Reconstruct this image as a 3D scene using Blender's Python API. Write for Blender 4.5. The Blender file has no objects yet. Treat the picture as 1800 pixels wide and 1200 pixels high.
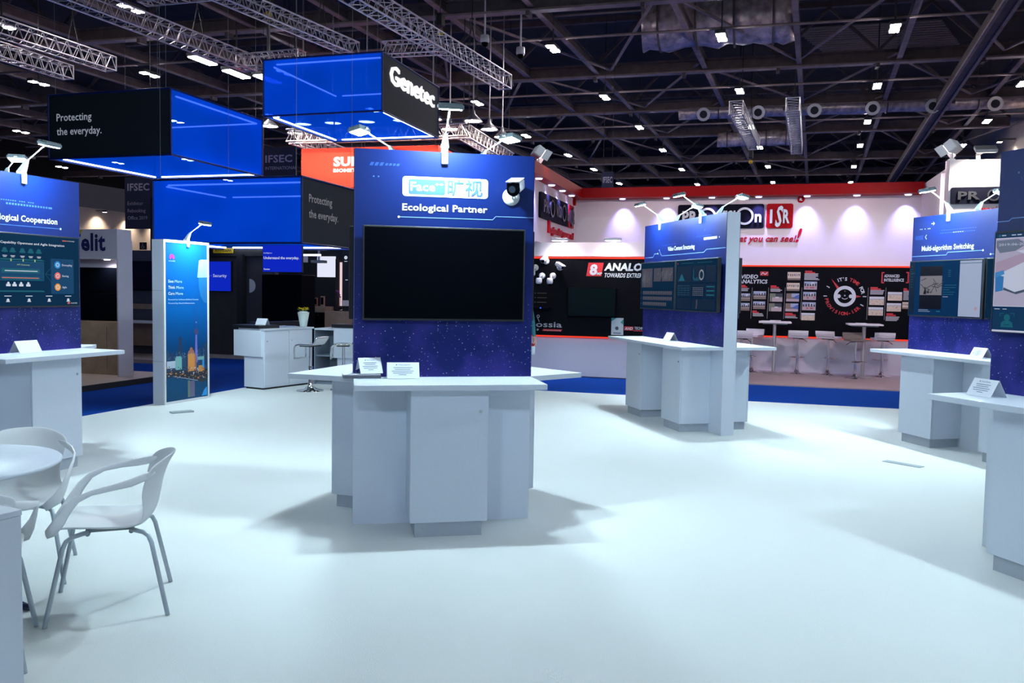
import bpy, bmesh, math, random
from mathutils import Vector, Matrix
random.seed(7)
SC = bpy.context.scene
COL = SC.collection
PI = math.pi
R = math.radians
def T(x, y, z): return Matrix.Translation((x, y, z))
def RZ(a): return Matrix.Rotation(a, 4, 'Z')
def RX(a): return Matrix.Rotation(a, 4, 'X')
def RY(a): return Matrix.Rotation(a, 4, 'Y')

# ---------------------------------------------------------------- camera, world, exposure
cam = bpy.data.cameras.new('camera')
cam.sensor_width = 36.0
cam.sensor_fit = 'HORIZONTAL'
cam.lens = 36.0 * 1482.9 / 1800.0
cam.clip_end = 400
cam_o = bpy.data.objects.new('camera', cam)
COL.objects.link(cam_o)
cam_o.matrix_world = T(0, 0, 1.65) @ RX(PI / 2 - 0.05923) @ RZ(0.01659)
SC.camera = cam_o
SC.view_settings.view_transform = 'Standard'
SC.view_settings.look = 'None'
SC.view_settings.gamma = 1.0
SC.view_settings.use_curve_mapping = False
SC.view_settings.exposure = 0.18
SC.cycles.use_denoising = True
SC.cycles.max_bounces = 7
SC.cycles.transparent_max_bounces = 10
SC.cycles.sample_clamp_indirect = 6.0
SC.cycles.caustics_reflective = False
SC.cycles.caustics_refractive = False
W = bpy.data.worlds.new('hall_air')
SC.world = W
W.use_nodes = True
W.node_tree.nodes['Background'].inputs[0].default_value = (0.75, 0.72, 1.0, 1)
W.node_tree.nodes['Background'].inputs[1].default_value = 0.028

LAMP_COL = (0.68, 0.90, 1.0)        # cool white LED
ARM_POWER = 82.0                    # watts of one arm lamp
# lamps that belong to places (arm lamps, downlights, floods) are made by their own builders

# ---------------------------------------------------------------- frames
HF = RZ(R(-16.5))                   # the hall's stands
CF = RZ(R(-19.7))                   # the roof grid
def hp(s, t, z=0.0): return HF @ Vector((s, t, z))
def cp(s, t, z=0.0): return CF @ Vector((s, t, z))

# ---------------------------------------------------------------- materials
MATS = {}
def pm(name, col, rough=.5, metal=0.0, emit=None, es=0.0, var=.05, scale=30.0, bump=0.0, spec=.5):
    if name in MATS: return MATS[name]
    m = bpy.data.materials.new(name); m.use_nodes = True
    nt = m.node_tree; b = nt.nodes['Principled BSDF']
    b.inputs['Roughness'].default_value = rough
    b.inputs['Metallic'].default_value = metal
    b.inputs['Specular IOR Level'].default_value = spec
    tc = nt.nodes.new('ShaderNodeTexCoord')
    nz = nt.nodes.new('ShaderNodeTexNoise'); nz.inputs['Scale'].default_value = scale; nz.inputs['Detail'].default_value = 3
    nt.links.new(tc.outputs['Object'], nz.inputs['Vector'])
    mr = nt.nodes.new('ShaderNodeMapRange')
    mr.inputs['From Min'].default_value = .25; mr.inputs['From Max'].default_value = .75
    mr.inputs['To Min'].default_value = 1 - var; mr.inputs['To Max'].default_value = 1 + var
    nt.links.new(nz.outputs['Fac'], mr.inputs['Value'])
    vm = nt.nodes.new('ShaderNodeVectorMath'); vm.operation = 'SCALE'
    vm.inputs[0].default_value = col
    nt.links.new(mr.outputs['Result'], vm.inputs['Scale'])
    nt.links.new(vm.outputs[0], b.inputs['Base Color'])
    if emit:
        b.inputs['Emission Color'].default_value = (*emit, 1)
        b.inputs['Emission Strength'].default_value = es
    if bump:
        bp = nt.nodes.new('ShaderNodeBump'); bp.inputs['Strength'].default_value = bump; bp.inputs['Distance'].default_value = .01
        nt.links.new(nz.outputs['Fac'], bp.inputs['Height']); nt.links.new(bp.outputs[0], b.inputs['Normal'])
    MATS[name] = m
    return m
def glow(name, col, s):
    if name in MATS: return MATS[name]
    m = pm(name, (.03 * col[0], .03 * col[1], .03 * col[2]), .4, 0, col, s, spec=.1)
    return m

WHITE = pm('white_laminate', (.74, .79, .88), .38, var=.015, scale=60)
WHITE2 = pm('white_paint', (.78, .76, .79), .6, var=.02, scale=12)
PLASTIC = pm('white_plastic', (.88, .90, .91), .32, var=.01)
PAPER = pm('white_paper', (.82, .85, .92), .6, var=.01)
INK = pm('ink_grey', (.10, .14, .28), .6)
GREYPL = pm('grey_plinth', (.46, .50, .56), .45, var=.03)
ALU = pm('brushed_aluminium', (.62, .60, .62), .38, .85, var=.08)
LAMPGREY = pm('lamp_grey', (.20, .25, .27), .4, .2, var=.05)
CHROME = pm('chrome', (.80, .82, .85), .12, 1.0, var=.02)
DARKSTEEL = pm('roof_steel', (.118, .092, .090), .7, .1, var=.25, scale=3)
LIGHTSTEEL = pm('roof_steel_pale', (.27, .21, .205), .65, .1, var=.25, scale=3)
ROOF = pm('roof_deck', (.040, .033, .033), .85, var=.3, scale=1.2)
FOIL = pm('duct_foil', (.50, .42, .42), .30, .35, var=.55, scale=4.5, bump=1.0)
BLACK = pm('black_gloss', (.0014, .002, .004), .3, var=.1, spec=.03)
BLACKM = pm('black_matt', (.012, .013, .016), .55, var=.15)
BLACKW = pm('black_print', (.0035, .0035, .006), .6, var=.2, scale=9, spec=.06)
CHARCOAL = pm('charcoal_wall', (.034, .032, .036), .6, var=.15, scale=5)
NAVYBK = pm('blue_black_fabric', (.010, .020, .032), .75, var=.1)
RED = pm('red_gloss_paint', (.30, .001, .003), .45, var=.04, spec=.1)
REDP = pm('red_print', (.62, .015, .02), .5)
WHITEP = pm('white_print', (.60, .63, .68), .5, var=.01)
GREYP = pm('grey_print', (.38, .37, .40), .6)
CYANP = pm('pale_blue_print', (.22, .46, .85), .5)
LINEP = pm('line_print', (.18, .34, .75), .5)
FAINTP = pm('faint_blue_print', (.010, .06, .30), .5)
SKYP = pm('sky_blue_print', (.05, .14, .40), .5)
FABRIC = pm('orange_red_fabric', (.72, .050, .022), .7, var=.05)
WOOD = pm('pale_wood', (.34, .24, .17), .5, var=.15, scale=6)
TAN = pm('tan_floor', (.46, .36, .32), .55, var=.08, scale=8)
PINKFLOOR = pm('beige_vinyl', (.40, .31, .33), .45, var=.06, scale=6)
BLUECARPET = pm('blue_aisle_carpet', (.002, .055, .36), .95, var=.18, scale=160, bump=.3, spec=.1)
WHITECARPET = pm('white_stand_carpet', (.78, .81, .80), .95, var=.045, scale=180, bump=.25, spec=.1)
WALLGREY = pm('hall_wall_paint', (.46, .40, .36), .8, var=.05, scale=1)
LENS = glow('lamp_lens', LAMP_COL, 1.0)

def star_print(name, top, low, purple, amt):
    m = bpy.data.materials.new(name); m.use_nodes = True
    nt = m.node_tree; N = nt.nodes; L = nt.links; b = N['Principled BSDF']
    b.inputs['Roughness'].default_value = .42
    b.inputs['Specular IOR Level'].default_value = .3
    tc = N.new('ShaderNodeTexCoord'); sx = N.new('ShaderNodeSeparateXYZ'); L.new(tc.outputs['Object'], sx.inputs[0])
    g = N.new('ShaderNodeMapRange'); g.inputs['From Min'].default_value = 1.05; g.inputs['From Max'].default_value = 2.1
    L.new(sx.outputs['Z'], g.inputs['Value'])
    mix = N.new('ShaderNodeMix'); mix.data_type = 'RGBA'
    L.new(g.outputs[0], mix.inputs['Factor']); mix.inputs['A'].default_value = (*low, 1); mix.inputs['B'].default_value = (*top, 1)
    # nebula clouds
    nz = N.new('ShaderNodeTexNoise'); nz.inputs['Scale'].default_value = 2.6; nz.inputs['Detail'].default_value = 5
    L.new(tc.outputs['Object'], nz.inputs['Vector'])
    c1 = N.new('ShaderNodeMapRange'); c1.inputs['From Min'].default_value = .46; c1.inputs['From Max'].default_value = .72
    L.new(nz.outputs['Fac'], c1.inputs['Value'])
    inv = N.new('ShaderNodeMapRange'); inv.inputs['From Min'].default_value = 1.75; inv.inputs['From Max'].default_value = 1.2
    inv.inputs['To Max'].default_value = amt
    L.new(sx.outputs['Z'], inv.inputs['Value'])
    mu = N.new('ShaderNodeMath'); mu.operation = 'MULTIPLY'; L.new(c1.outputs[0], mu.inputs[0]); L.new(inv.outputs[0], mu.inputs[1])
    m2 = N.new('ShaderNodeMix'); m2.data_type = 'RGBA'
    L.new(mu.outputs[0], m2.inputs['Factor']); L.new(mix.outputs['Result'], m2.inputs['A']); m2.inputs['B'].default_value = (*purple, 1)
    # stars
    vo = N.new('ShaderNodeTexVoronoi'); vo.inputs['Scale'].default_value = 46
    L.new(tc.outputs['Object'], vo.inputs['Vector'])
    st = N.new('ShaderNodeMapRange'); st.inputs['From Min'].default_value = .19; st.inputs['From Max'].default_value = .09
    L.new(vo.outputs['Distance'], st.inputs['Value'])
    sep = N.new('ShaderNodeSeparateColor'); L.new(vo.outputs['Color'], sep.inputs[0])
    th = N.new('ShaderNodeMapRange'); th.inputs['From Min'].default_value = .35; th.inputs['From Max'].default_value = .95
    L.new(sep.outputs[0], th.inputs['Value'])
    s1 = N.new('ShaderNodeMath'); s1.operation = 'MULTIPLY'; L.new(st.outputs[0], s1.inputs[0]); L.new(th.outputs[0], s1.inputs[1])
    iz = N.new('ShaderNodeMapRange'); iz.inputs['From Min'].default_value = 1.85; iz.inputs['From Max'].default_value = 1.35
    L.new(sx.outputs['Z'], iz.inputs['Value'])
    s2 = N.new('ShaderNodeMath'); s2.operation = 'MULTIPLY'; L.new(s1.outputs[0], s2.inputs[0]); L.new(iz.outputs[0], s2.inputs[1])
    m3 = N.new('ShaderNodeMix'); m3.data_type = 'RGBA'
    L.new(s2.outputs[0], m3.inputs['Factor']); L.new(m2.outputs['Result'], m3.inputs['A']); m3.inputs['B'].default_value = (.75, .80, 1, 1)
    L.new(m3.outputs['Result'], b.inputs['Base Color'])
    return m
STARS = star_print('starry_blue_print', (.0008, .013, .115), (.005, .014, .17), (.07, .05, .42), .8)

def print_gradient(name, stops, rough=.35):
    """printed vertical colour run along object Z, stops = [(z, colour)]"""
    m = bpy.data.materials.new(name); m.use_nodes = True
    nt = m.node_tree; N = nt.nodes; L = nt.links; b = N['Principled BSDF']
    b.inputs['Roughness'].default_value = rough; b.inputs['Specular IOR Level'].default_value = .2
    tc = N.new('ShaderNodeTexCoord'); sx = N.new('ShaderNodeSeparateXYZ'); L.new(tc.outputs['Object'], sx.inputs[0])
    z0, z1 = stops[0][0], stops[-1][0]
    g = N.new('ShaderNodeMapRange'); g.inputs['From Min'].default_value = z0; g.inputs['From Max'].default_value = z1
    L.new(sx.outputs['Z'], g.inputs['Value'])
    cr = N.new('ShaderNodeValToRGB'); L.new(g.outputs[0], cr.inputs[0])
    els = cr.color_ramp.elements
    while len(els) < len(stops): els.new(.5)
    for e, (z, c) in zip(els, stops): e.position = (z - z0) / (z1 - z0); e.color = (*c, 1)
    L.new(cr.outputs[0], b.inputs['Base Color'])
    return m

# ---------------------------------------------------------------- mesh building
_TXT = {}
def glyphs(s, bold, cjk=False):
    k = (s, bold)
    if k in _TXT: return _TXT[k]
    cu = bpy.data.curves.new('t', 'FONT'); cu.body = s; cu.size = 1; cu.resolution_u = 2
    cu.offset = .022 * bold; cu.space_character = 1.0 + .03 * bold
    ob = bpy.data.objects.new('t', cu); COL.objects.link(ob)
    bpy.context.view_layer.update()
    me = bpy.data.meshes.new_from_object(ob.evaluated_get(bpy.context.evaluated_depsgraph_get()))
    vs = [(v.co.x, v.co.y) for v in me.vertices]; fs = [tuple(p.vertices) for p in me.polygons]
    COL.objects.unlink(ob); bpy.data.objects.remove(ob); bpy.data.curves.remove(cu); bpy.data.meshes.remove(me)
    if vs: bb = (min(v[0] for v in vs), max(v[0] for v in vs), min(v[1] for v in vs), max(v[1] for v in vs))
    else: bb = (0, 1, 0, 1)
    _TXT[k] = (vs, fs, bb)
    return _TXT[k]

class MB:
    def __init__(s, M=None): s.v = []; s.f = []; s.mi = []; s.sm = []; s.M = M or Matrix()
    def add(s, vs, fs, mi=0, smooth=False, M=None):
        n = len(s.v); X = s.M @ M if M is not None else s.M
        s.v += [tuple(X @ Vector(p)) for p in vs]
        for f in fs: s.f.append([n + i for i in f]); s.mi.append(mi); s.sm.append(smooth)
        return s
    def bb(s, x0, x1, y0, y1, z0, z1, mi=0, M=None):
        vs = [(x, y, z) for z in (z0, z1) for y in (y0, y1) for x in (x0, x1)]
        return s.add(vs, [(0, 2, 3, 1), (4, 5, 7, 6), (0, 1, 5, 4), (2, 6, 7, 3), (0, 4, 6, 2), (1, 3, 7, 5)], mi, False, M)
    def box(s, c, d, mi=0, M=None):
        return s.bb(c[0] - d[0] / 2, c[0] + d[0] / 2, c[1] - d[1] / 2, c[1] + d[1] / 2, c[2] - d[2] / 2, c[2] + d[2] / 2, mi, M)
    def cbox(s, x0, x1, y0, y1, z0, z1, c, mi=0, M=None):
        """box with all edges chamfered by c"""
        vs = []; 
        def V(*p): vs.append(p); return len(vs) - 1
        X = (x0, x1); Y = (y0, y1); Z = (z0, z1); sg = (1, -1)
        a = {}
        for i in (0, 1):
            for j in (0, 1):
                for k in (0, 1):
                    a[i, j, k, 0] = V(X[i], Y[j] + sg[j] * c, Z[k] + sg[k] * c)
                    a[i, j, k, 1] = V(X[i] + sg[i] * c, Y[j], Z[k] + sg[k] * c)
                    a[i, j, k, 2] = V(X[i] + sg[i] * c, Y[j] + sg[j] * c, Z[k])
        fs = []
        for i in (0, 1): fs.append([a[i, j, k, 0] for j, k in ((0, 0), (1, 0), (1, 1), (0, 1))])
        for j in (0, 1): fs.append([a[i, j, k, 1] for i, k in ((0, 0), (1, 0), (1, 1), (0, 1))])
        for k in (0, 1): fs.append([a[i, j, k, 2] for i, j in ((0, 0), (1, 0), (1, 1), (0, 1))])
        for j in (0, 1):
            for k in (0, 1): fs.append([a[0, j, k, 1], a[1, j, k, 1], a[1, j, k, 2], a[0, j, k, 2]])
        for i in (0, 1):
            for k in (0, 1): fs.append([a[i, 0, k, 0], a[i, 1, k, 0], a[i, 1, k, 2], a[i, 0, k, 2]])
        for i in (0, 1):
            for j in (0, 1): fs.append([a[i, j, 0, 0], a[i, j, 1, 0], a[i, j, 1, 1], a[i, j, 0, 1]])
        for i in (0, 1):
            for j in (0, 1):
                for k in (0, 1): fs.append([a[i, j, k, 0], a[i, j, k, 1], a[i, j, k, 2]])
        return s.add(vs, fs, mi, False, M)
    def ring(s, c, u, v, r, n): return [tuple(c + u * (r * math.cos(2 * PI * i / n)) + v * (r * math.sin(2 * PI * i / n))) for i in range(n)]
    def cyl(s, p, q, r, r2=None, n=12, mi=0, cap=True, M=None):
        p, q = Vector(p), Vector(q); d = (q - p).normalized(); r2 = r if r2 is None else r2
        u = d.orthogonal().normalized(); v = d.cross(u)
        vs = s.ring(p, u, v, r, n) + s.ring(q, u, v, r2, n)
        s.add(vs, [(i, (i + 1) % n, n + (i + 1) % n, n + i) for i in range(n)], mi, n > 6, M)
        if cap:
            s.add(vs[:n], [tuple(range(n))[::-1]], mi, False, M); s.add(vs[n:], [tuple(range(n))], mi, False, M)
        return s
    def bar(s, p, q, w, h, mi=0, up=(0, 0, 1)):
        p, q = Vector(p), Vector(q); d = (q - p).normalized(); a = d.cross(Vector(up))
        if a.length < 1e-4: a = d.cross(Vector((1, 0, 0)))
        a.normalize(); b = a.cross(d)
        vs = [tuple(e + a * (i * w / 2) + b * (j * h / 2)) for e in (p, q) for i, j in ((-1, -1), (1, -1), (1, 1), (-1, 1))]
        return s.add(vs, [(3, 2, 1, 0), (4, 5, 6, 7)] + [(i, (i + 1) % 4, 4 + (i + 1) % 4, 4 + i) for i in range(4)], mi)
    def tube(s, pts, r, n=8, mi=0, flat=None, side=None):
        """swept tube; flat=(w list, t) makes an elliptical ribbon using the side vector"""
        P = [Vector(p) for p in pts]; vs = []; fs = []; u = None
        for i, p in enumerate(P):
            d = ((P[i + 1] if i + 1 < len(P) else p) - (P[i - 1] if i else p)).normalized()
            if side is not None:
                v = d.cross(Vector(side)).normalized(); u = v.cross(d)
            else:
                u = d.orthogonal().normalized() if u is None else (u - d * u.dot(d)).normalized()
                v = d.cross(u)
            ru, rv = (r[i] if isinstance(r, (list, tuple)) else r,) * 2
            if flat: ru = flat[0][i]; rv = flat[1]
            vs += [tuple(p + u * (ru * math.cos(2 * PI * k / n)) + v * (rv * math.sin(2 * PI * k / n))) for k in range(n)]
            if i: fs += [((i - 1) * n + k, (i - 1) * n + (k + 1) % n, i * n + (k + 1) % n, i * n + k) for k in range(n)]
        fs += [tuple(range(n))[::-1], tuple(range(len(vs) - n, len(vs)))]
        return s.add(vs, fs, mi, True)
    def lathe(s, prof, n=24, c=(0, 0, 0), mi=0, M=None):
        vs = []; fs = []
        for r, z in prof: vs += [(c[0] + r * math.cos(2 * PI * k / n), c[1] + r * math.sin(2 * PI * k / n), c[2] + z) for k in range(n)]
        for i in range(len(prof) - 1): fs += [(i * n + k, i * n + (k + 1) % n, (i + 1) * n + (k + 1) % n, (i + 1) * n + k) for k in range(n)]
        fs += [tuple(range(n))[::-1], tuple(range(len(vs) - n, len(vs)))]
        return s.add(vs, fs, mi, True, M)
    # ---- flat graphics on a vertical panel: (u, v) -> (u, -off, v)
    def poly(s, pts, off=.002, mi=0): return s.add([(u, -off, v) for u, v in pts], [tuple(range(len(pts)))], mi)
    def rect(s, u0, u1, v0, v1, off=.002, mi=0): return s.poly([(u0, v0), (u1, v0), (u1, v1), (u0, v1)], off, mi)
    def rrect(s, u0, u1, v0, v1, r, off=.002, mi=0, n=5):
        p = []
        for cx, cz, a in ((u1 - r, v0 + r, -90), (u1 - r, v1 - r, 0), (u0 + r, v1 - r, 90), (u0 + r, v0 + r, 180)):
            p += [(cx + r * math.cos(R(a + 90 * i / n)), cz + r * math.sin(R(a + 90 * i / n))) for i in range(n + 1)]
        return s.poly(p, off, mi)
    def disc(s, u, v, r, off=.002, mi=0, n=24, a0=0, a1=360):
        k = n + (0 if a1 - a0 >= 360 else 1)
        return s.poly([(u + r * math.cos(R(a0 + (a1 - a0) * i / n)), v + r * math.sin(R(a0 + (a1 - a0) * i / n))) for i in range(k)], off, mi)
    def arc(s, u, v, r0, r1, off=.002, mi=0, n=28, a0=0, a1=360):
        for i in range(n):
            a, b = R(a0 + (a1 - a0) * i / n), R(a0 + (a1 - a0) * (i + 1) / n)
            s.poly([(u + r0 * math.cos(a), v + r0 * math.sin(a)), (u + r1 * math.cos(a), v + r1 * math.sin(a)), (u + r1 * math.cos(b), v + r1 * math.sin(b)), (u + r0 * math.cos(b), v + r0 * math.sin(b))][::1], off, mi)
        return s
    def line(s, pts, w, off=.002, mi=0):
        for (a, b), (c, d) in zip(pts, pts[1:]):
            l = math.hypot(c - a, d - b) or 1; nx, ny = -(d - b) / l * w / 2, (c - a) / l * w / 2
            ex, ey = (c - a) / l * w * .3, (d - b) / l * w * .3
            s.poly([(a - nx - ex, b - ny - ey), (c - nx + ex, d - ny + ey), (c + nx + ex, d + ny + ey), (a + nx - ex, b + ny - ey)], off, mi)
        return s
    def text(s, st, u, v, h, w=None, al='l', mi=0, bold=0, sh=0.0, off=.003, rot=0.0, depth=0.0):
        vs, fs, bx = glyphs(st, bold)
        k = h / .727; kx = k
        if w: kx = w / (bx[1] - bx[0])
        W_ = (bx[1] - bx[0]) * kx
        ox = {'l': 0, 'c': -W_ / 2, 'r': -W_}[al]
        c_, s_ = math.cos(rot), math.sin(rot)
        P = []
        for x, y in vs:
            a = (x - bx[0]) * kx + ox + sh * y * k; b = y * k
            P.append((u + a * c_ - b * s_, v + a * s_ + b * c_))
        s.add([(a, -off, b) for a, b in P], fs, mi)
        if depth:                                   # raised letters: side walls on the boundary edges
            cnt = {}
            for f in fs:
                for i in range(len(f)):
                    e = (f[i], f[(i + 1) % len(f)])
                    if (e[1], e[0]) in cnt: cnt.pop((e[1], e[0]))
                    else: cnt[e] = 1
            for a, b in cnt: s.add([(P[a][0], -off, P[a][1]), (P[b][0], -off, P[b][1]), (P[b][0], -off + depth, P[b][1]), (P[a][0], -off + depth, P[a][1])], [(3, 2, 1, 0)], mi)
        return s
    def mesh(s, name, mats):
        me = bpy.data.meshes.new(name); me.from_pydata(s.v, [], s.f)
        for m in (mats if isinstance(mats, (list, tuple)) else [mats]): me.materials.append(m)
        me.polygons.foreach_set('material_index', s.mi); me.polygons.foreach_set('use_smooth', s.sm)
        me.update(); return me
    def build(s, name, mats, parent=None, M=None):
        o = bpy.data.objects.new(name, s.mesh(name, mats)); COL.objects.link(o)
        if parent is not None: o.parent = parent
        if M is not None: o.matrix_world = M
        return o

def tag(o, label=None, cat=None, group=None, kind=None):
    if label: o['label'] = label
    if cat: o['category'] = cat
    if group: o['group'] = group
    if kind: o['kind'] = kind
    return o
def thing(name, label, cat, M=None, group=None):
    e = bpy.data.objects.new(name, None); e.empty_display_size = .1; COL.objects.link(e)
    if M is not None: e.matrix_world = M
    return tag(e, label, cat, group)
def struct(name, mb, mats, M=None): return tag(mb.build(name, mats, None, M), kind='structure')
KIDS = {}
def dup(o, M=None, label=None, group=None, parent=None):
    c = o.copy(); COL.objects.link(c)
    if parent is not None: c.parent = parent
    if M is not None: c.matrix_world = M
    if label: c['label'] = label
    if group: c['group'] = group
    for ch in list(o.children): dup(ch, parent=c)
    return c
def spot(name, parent, loc, aim, power, col, ang, blend=.6, size=.04):
    l = bpy.data.lights.new(name, 'SPOT'); l.energy = power; l.color = col; l.spot_size = R(ang); l.spot_blend = blend; l.shadow_soft_size = size
    o = bpy.data.objects.new(name, l); COL.objects.link(o)
    if parent is not None: o.parent = parent
    d = (Vector(aim) - Vector(loc)).normalized()
    o.matrix_local = T(*loc) @ d.to_track_quat('-Z', 'Y').to_matrix().to_4x4()
    return o
def petals(mb, u, v, r, mi, off=.0035):
    """eight petal fan emblem"""
    for a in (22, 52, 78, 102, 128, 158, -2, 182):
        ca, sa = math.cos(R(a)), math.sin(R(a)); L_ = r * (1.0 if 40 < a < 140 else .9 if 0 < a < 180 else .72); w = r * .17
        pts = [(.22 * r, 0), (.55 * L_, -w), (.85 * L_, -w * .8), (L_, 0), (.85 * L_, w * .8), (.55 * L_, w)]
        mb.poly([(u + x * ca - y * sa, v + x * sa + y * ca) for x, y in pts], off, mi)
# ================================================================ SETTING: floor, hall walls, roof
struct('floor', MB().bb(-62, 9.6, -12, 82, -.12, -.02), BLUECARPET, HF)
struct('floor_stand', MB().bb(-8.13, 9.5, -11.9, 13.63, -.02, 0), WHITECARPET, HF)          # raised white carpet of the stand
m = MB().bb(-16, -10.1, 3.0, 12.9, -.02, .07); m.bb(-16, -10.1, 2.99, 3.0, -.02, .07, 1); m.bb(-10.1, -10.07, 3.0, 12.9, -.02, .072, 1)
struct('floor_platform', m, [TAN, BLACKM], HF)
struct('floor_platform', MB().bb(-18, -8.95, 16.9, 26, -.02, .06), TAN, HF)
struct('floor_platform', MB().bb(-17, -12.3, 15.05, 16.9, -.02, .06), TAN, HF)
struct('floor_vinyl', MB().bb(-4.6, 9.5, 16.36, 22, -.02, 0), PINKFLOOR, HF)
struct('wall_back', MB().bb(-70, 10, 80, 80.3, -.1, 12.6), ROOF, CF)
struct('wall_left', MB().bb(-53.3, -53, -12, 78, -.1, 7.9), WALLGREY, HF)
struct('wall_right', MB().bb(9.2, 9.4, -12, 80, -.1, 12.6), WALLGREY, CF)
struct('wall_front', MB().bb(-60, 10, -13.3, -13, -.1, 12.6), ROOF, CF)
struct('ceiling', MB().bb(-75, 12, -14, 84, 12.6, 12.7), ROOF, CF)

BEAM_T = (4.2, 11.2, 18.2, 25.1, 33.2, 39.9, 46.4, 55.6, 62.5, 70)
def girder(t0):
    mb = MB(); a = math.atan(.083)
    L0, L1 = -56, 8.6
    mb.M = T(0, t0, 0) @ RZ(a)
    mb.bb(L0, L1, -.16, .16, 10.0, 10.06, 1); mb.bb(L0, L1, -.03, .03, 10.06, 10.42); mb.bb(L0, L1, -.16, .16, 10.42, 10.47)
    mb.bb(L0, L1, -.10, .10, 12.1, 12.3)
    s = L0; k = 0
    while s < L1 - 3.4:
        mb.bar((s, 0, 10.47), (s + 1.7, 0, 12.1), .10, .10); mb.bar((s + 1.7, 0, 12.1), (s + 3.4, 0, 10.47), .10, .10)
        mb.bb(s - .06, s + .06, -.18, .18, 9.86, 10.0); s += 3.4
    return struct('ceiling_beam', mb, [DARKSTEEL, LIGHTSTEEL], CF)
for t0 in BEAM_T: girder(t0)
for s in (-45, -41.5, -38, -34.6, -31.2, -27.8, -24.4, -21, -17.6, -14.3, -11.0, -8.26, -4.2, -.86, 2.5, 6.6):
    mb = MB(); mb.bb(s - .09, s + .09, -6, 76, 10.1, 10.14, 1); mb.bb(s - .02, s + .02, -6, 76, 10.14, 10.42); mb.bb(s - .09, s + .09, -6, 76, 10.42, 10.46)
    struct('ceiling_purlin', mb, [DARKSTEEL, LIGHTSTEEL], CF)
m = MB(); m.bb(4.48, 4.78, -6, 76, 9.55, 10.0); m.bb(4.40, 4.50, -6, 76, 9.50, 9.58, 1); m.bb(4.76, 4.86, -6, 76, 9.5, 9.58, 1)
struct('ceiling_track', m, [DARKSTEEL, LIGHTSTEEL], CF)
# flat bracing under the roof
for i, (t0, t1) in enumerate(zip(BEAM_T[3:8], BEAM_T[4:9])):
    mb = MB()
    for s in (-17.6, -11, -4.2, 2.5):
        mb.bar((s, t0 + .083 * s, 10.2), (s + 3.3, t1 + .083 * s, 10.2), .09, .06); mb.bar((s + 3.3, t1 + .083 * s, 10.2), (s + 6.6, t0 + .083 * s, 10.2), .09, .06)
    struct('ceiling_bracing', mb, LIGHTSTEEL, CF)
for i, (t0, z) in enumerate(((21.6, 10.6), (29.3, 11.2), (36.4, 10.9), (43.2, 11.0), (51, 11), (59, 11), (27.2, 9.8), (34.8, 9.8), (42, 9.8))):
    struct('ceiling_pipe', MB(T(0, t0, 0) @ RZ(.083)).cyl((-45, 0, z), (8.4, 0, z), .045, n=8), LIGHTSTEEL, CF)
# corrugated roof lights / deck panels seen between the girders
m = MB()
for k in range(12): m.bar((-1.2 + .1 * k, 36.2 + .32 * k, 12.3), (4.2 + .1 * k, 36.6 + .32 * k, 12.3), .10, .06)
struct('ceiling_deck_ribs', m, pm('pale_deck', (.30, .24, .21), .7, var=.2), CF)

# ---- roof lamps
HB = pm('lamp_housing_dark', (.05, .05, .055), .5)
HBL = glow('roof_lamp_lens', (1.0, .93, .97), 230)
def roof_lamp():
    e = thing('ceiling_light', 'twin-lens high-bay lamp hung under the dark roof steel', 'ceiling light', None, 'high-bay lamps under the roof')
    MB().cbox(-.16, .16, -.42, .42, .03, .14, .02).bb(-.02, .02, -.02, .02, .14, 3.14).build('housing', HB, e)
    for y in (-.26, .26): MB().cbox(-.13, .13, y - .12, y + .12, 0, .03, .008).build('lens', HBL, e)
    return e
rl = None
LAMPS = [(-8.24, 26.46), (-2.97, 26.75), (1.9, 27.29), (-3.02, 33.91), (1.88, 34.46), (-8.23, 33.54), (-8.1, 39.98), (-13.57, 33.12), (-3.1, 41.15), (1.92, 41.29), (-8.12, 46.55),
    (-3.05, 47.0), (1.9, 47.61), (-2.99, 53.97), (1.9, 55.12), (-3.05, 61.55), (2.0, 62.68), (-18.54, 19.29), (-23.6, 19.37), (-23.6, 25.44), (-28.9, 25.28), (-14.0, 40.69), (-13.6, 46.97),
    (-13.54, 52.72), (-13.5, 59.9), (6.81, 48.86), (6.84, 42.48), (6.8, 35.5), (-18.5, 26.6), (-47.9, 43.6), (-42.5, 43.0), (-37, 43), (-41, 51.9), (-47, 52), (-44, 59.7), (-8.2, 54), (-8.2, 61.5), (-18.5, 33.1), (-23.6, 33),
    (-34, 25.3), (-34, 33), (-29, 33), (-39, 33)]
for s, t in LAMPS:
    Mx = CF @ T(s, t, 9.45)
    if rl is None: rl = roof_lamp(); rl.matrix_world = Mx
    else: dup(rl, Mx)
# unseen high-bay lamps added over the stand to brighten its white carpet
SBL = glow('added_stand_lens', (.80, .92, 1.0), 190)
sb = None
for s, t in ((-3, 12.4), (1.9, 12.6), (-3, 5.5), (1.9, 5.7), (-3, -.6)):
    Mx = CF @ T(s, t, 9.45)
    if sb is None:
        sb = thing('added_stand_light', 'added unseen high-bay lamp brightening the white stand carpet', 'ceiling light', Mx, 'added high-bay lamps above the white carpet')
        MB().cbox(-.16, .16, -.42, .42, .03, .14, .02).bb(-.02, .02, -.02, .02, .14, 3.14).build('housing', HB, sb)
        for y in (-.26, .26): MB().cbox(-.13, .13, y - .12, y + .12, 0, .03, .008).build('lens', SBL, sb)
    else: dup(sb, Mx)
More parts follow.
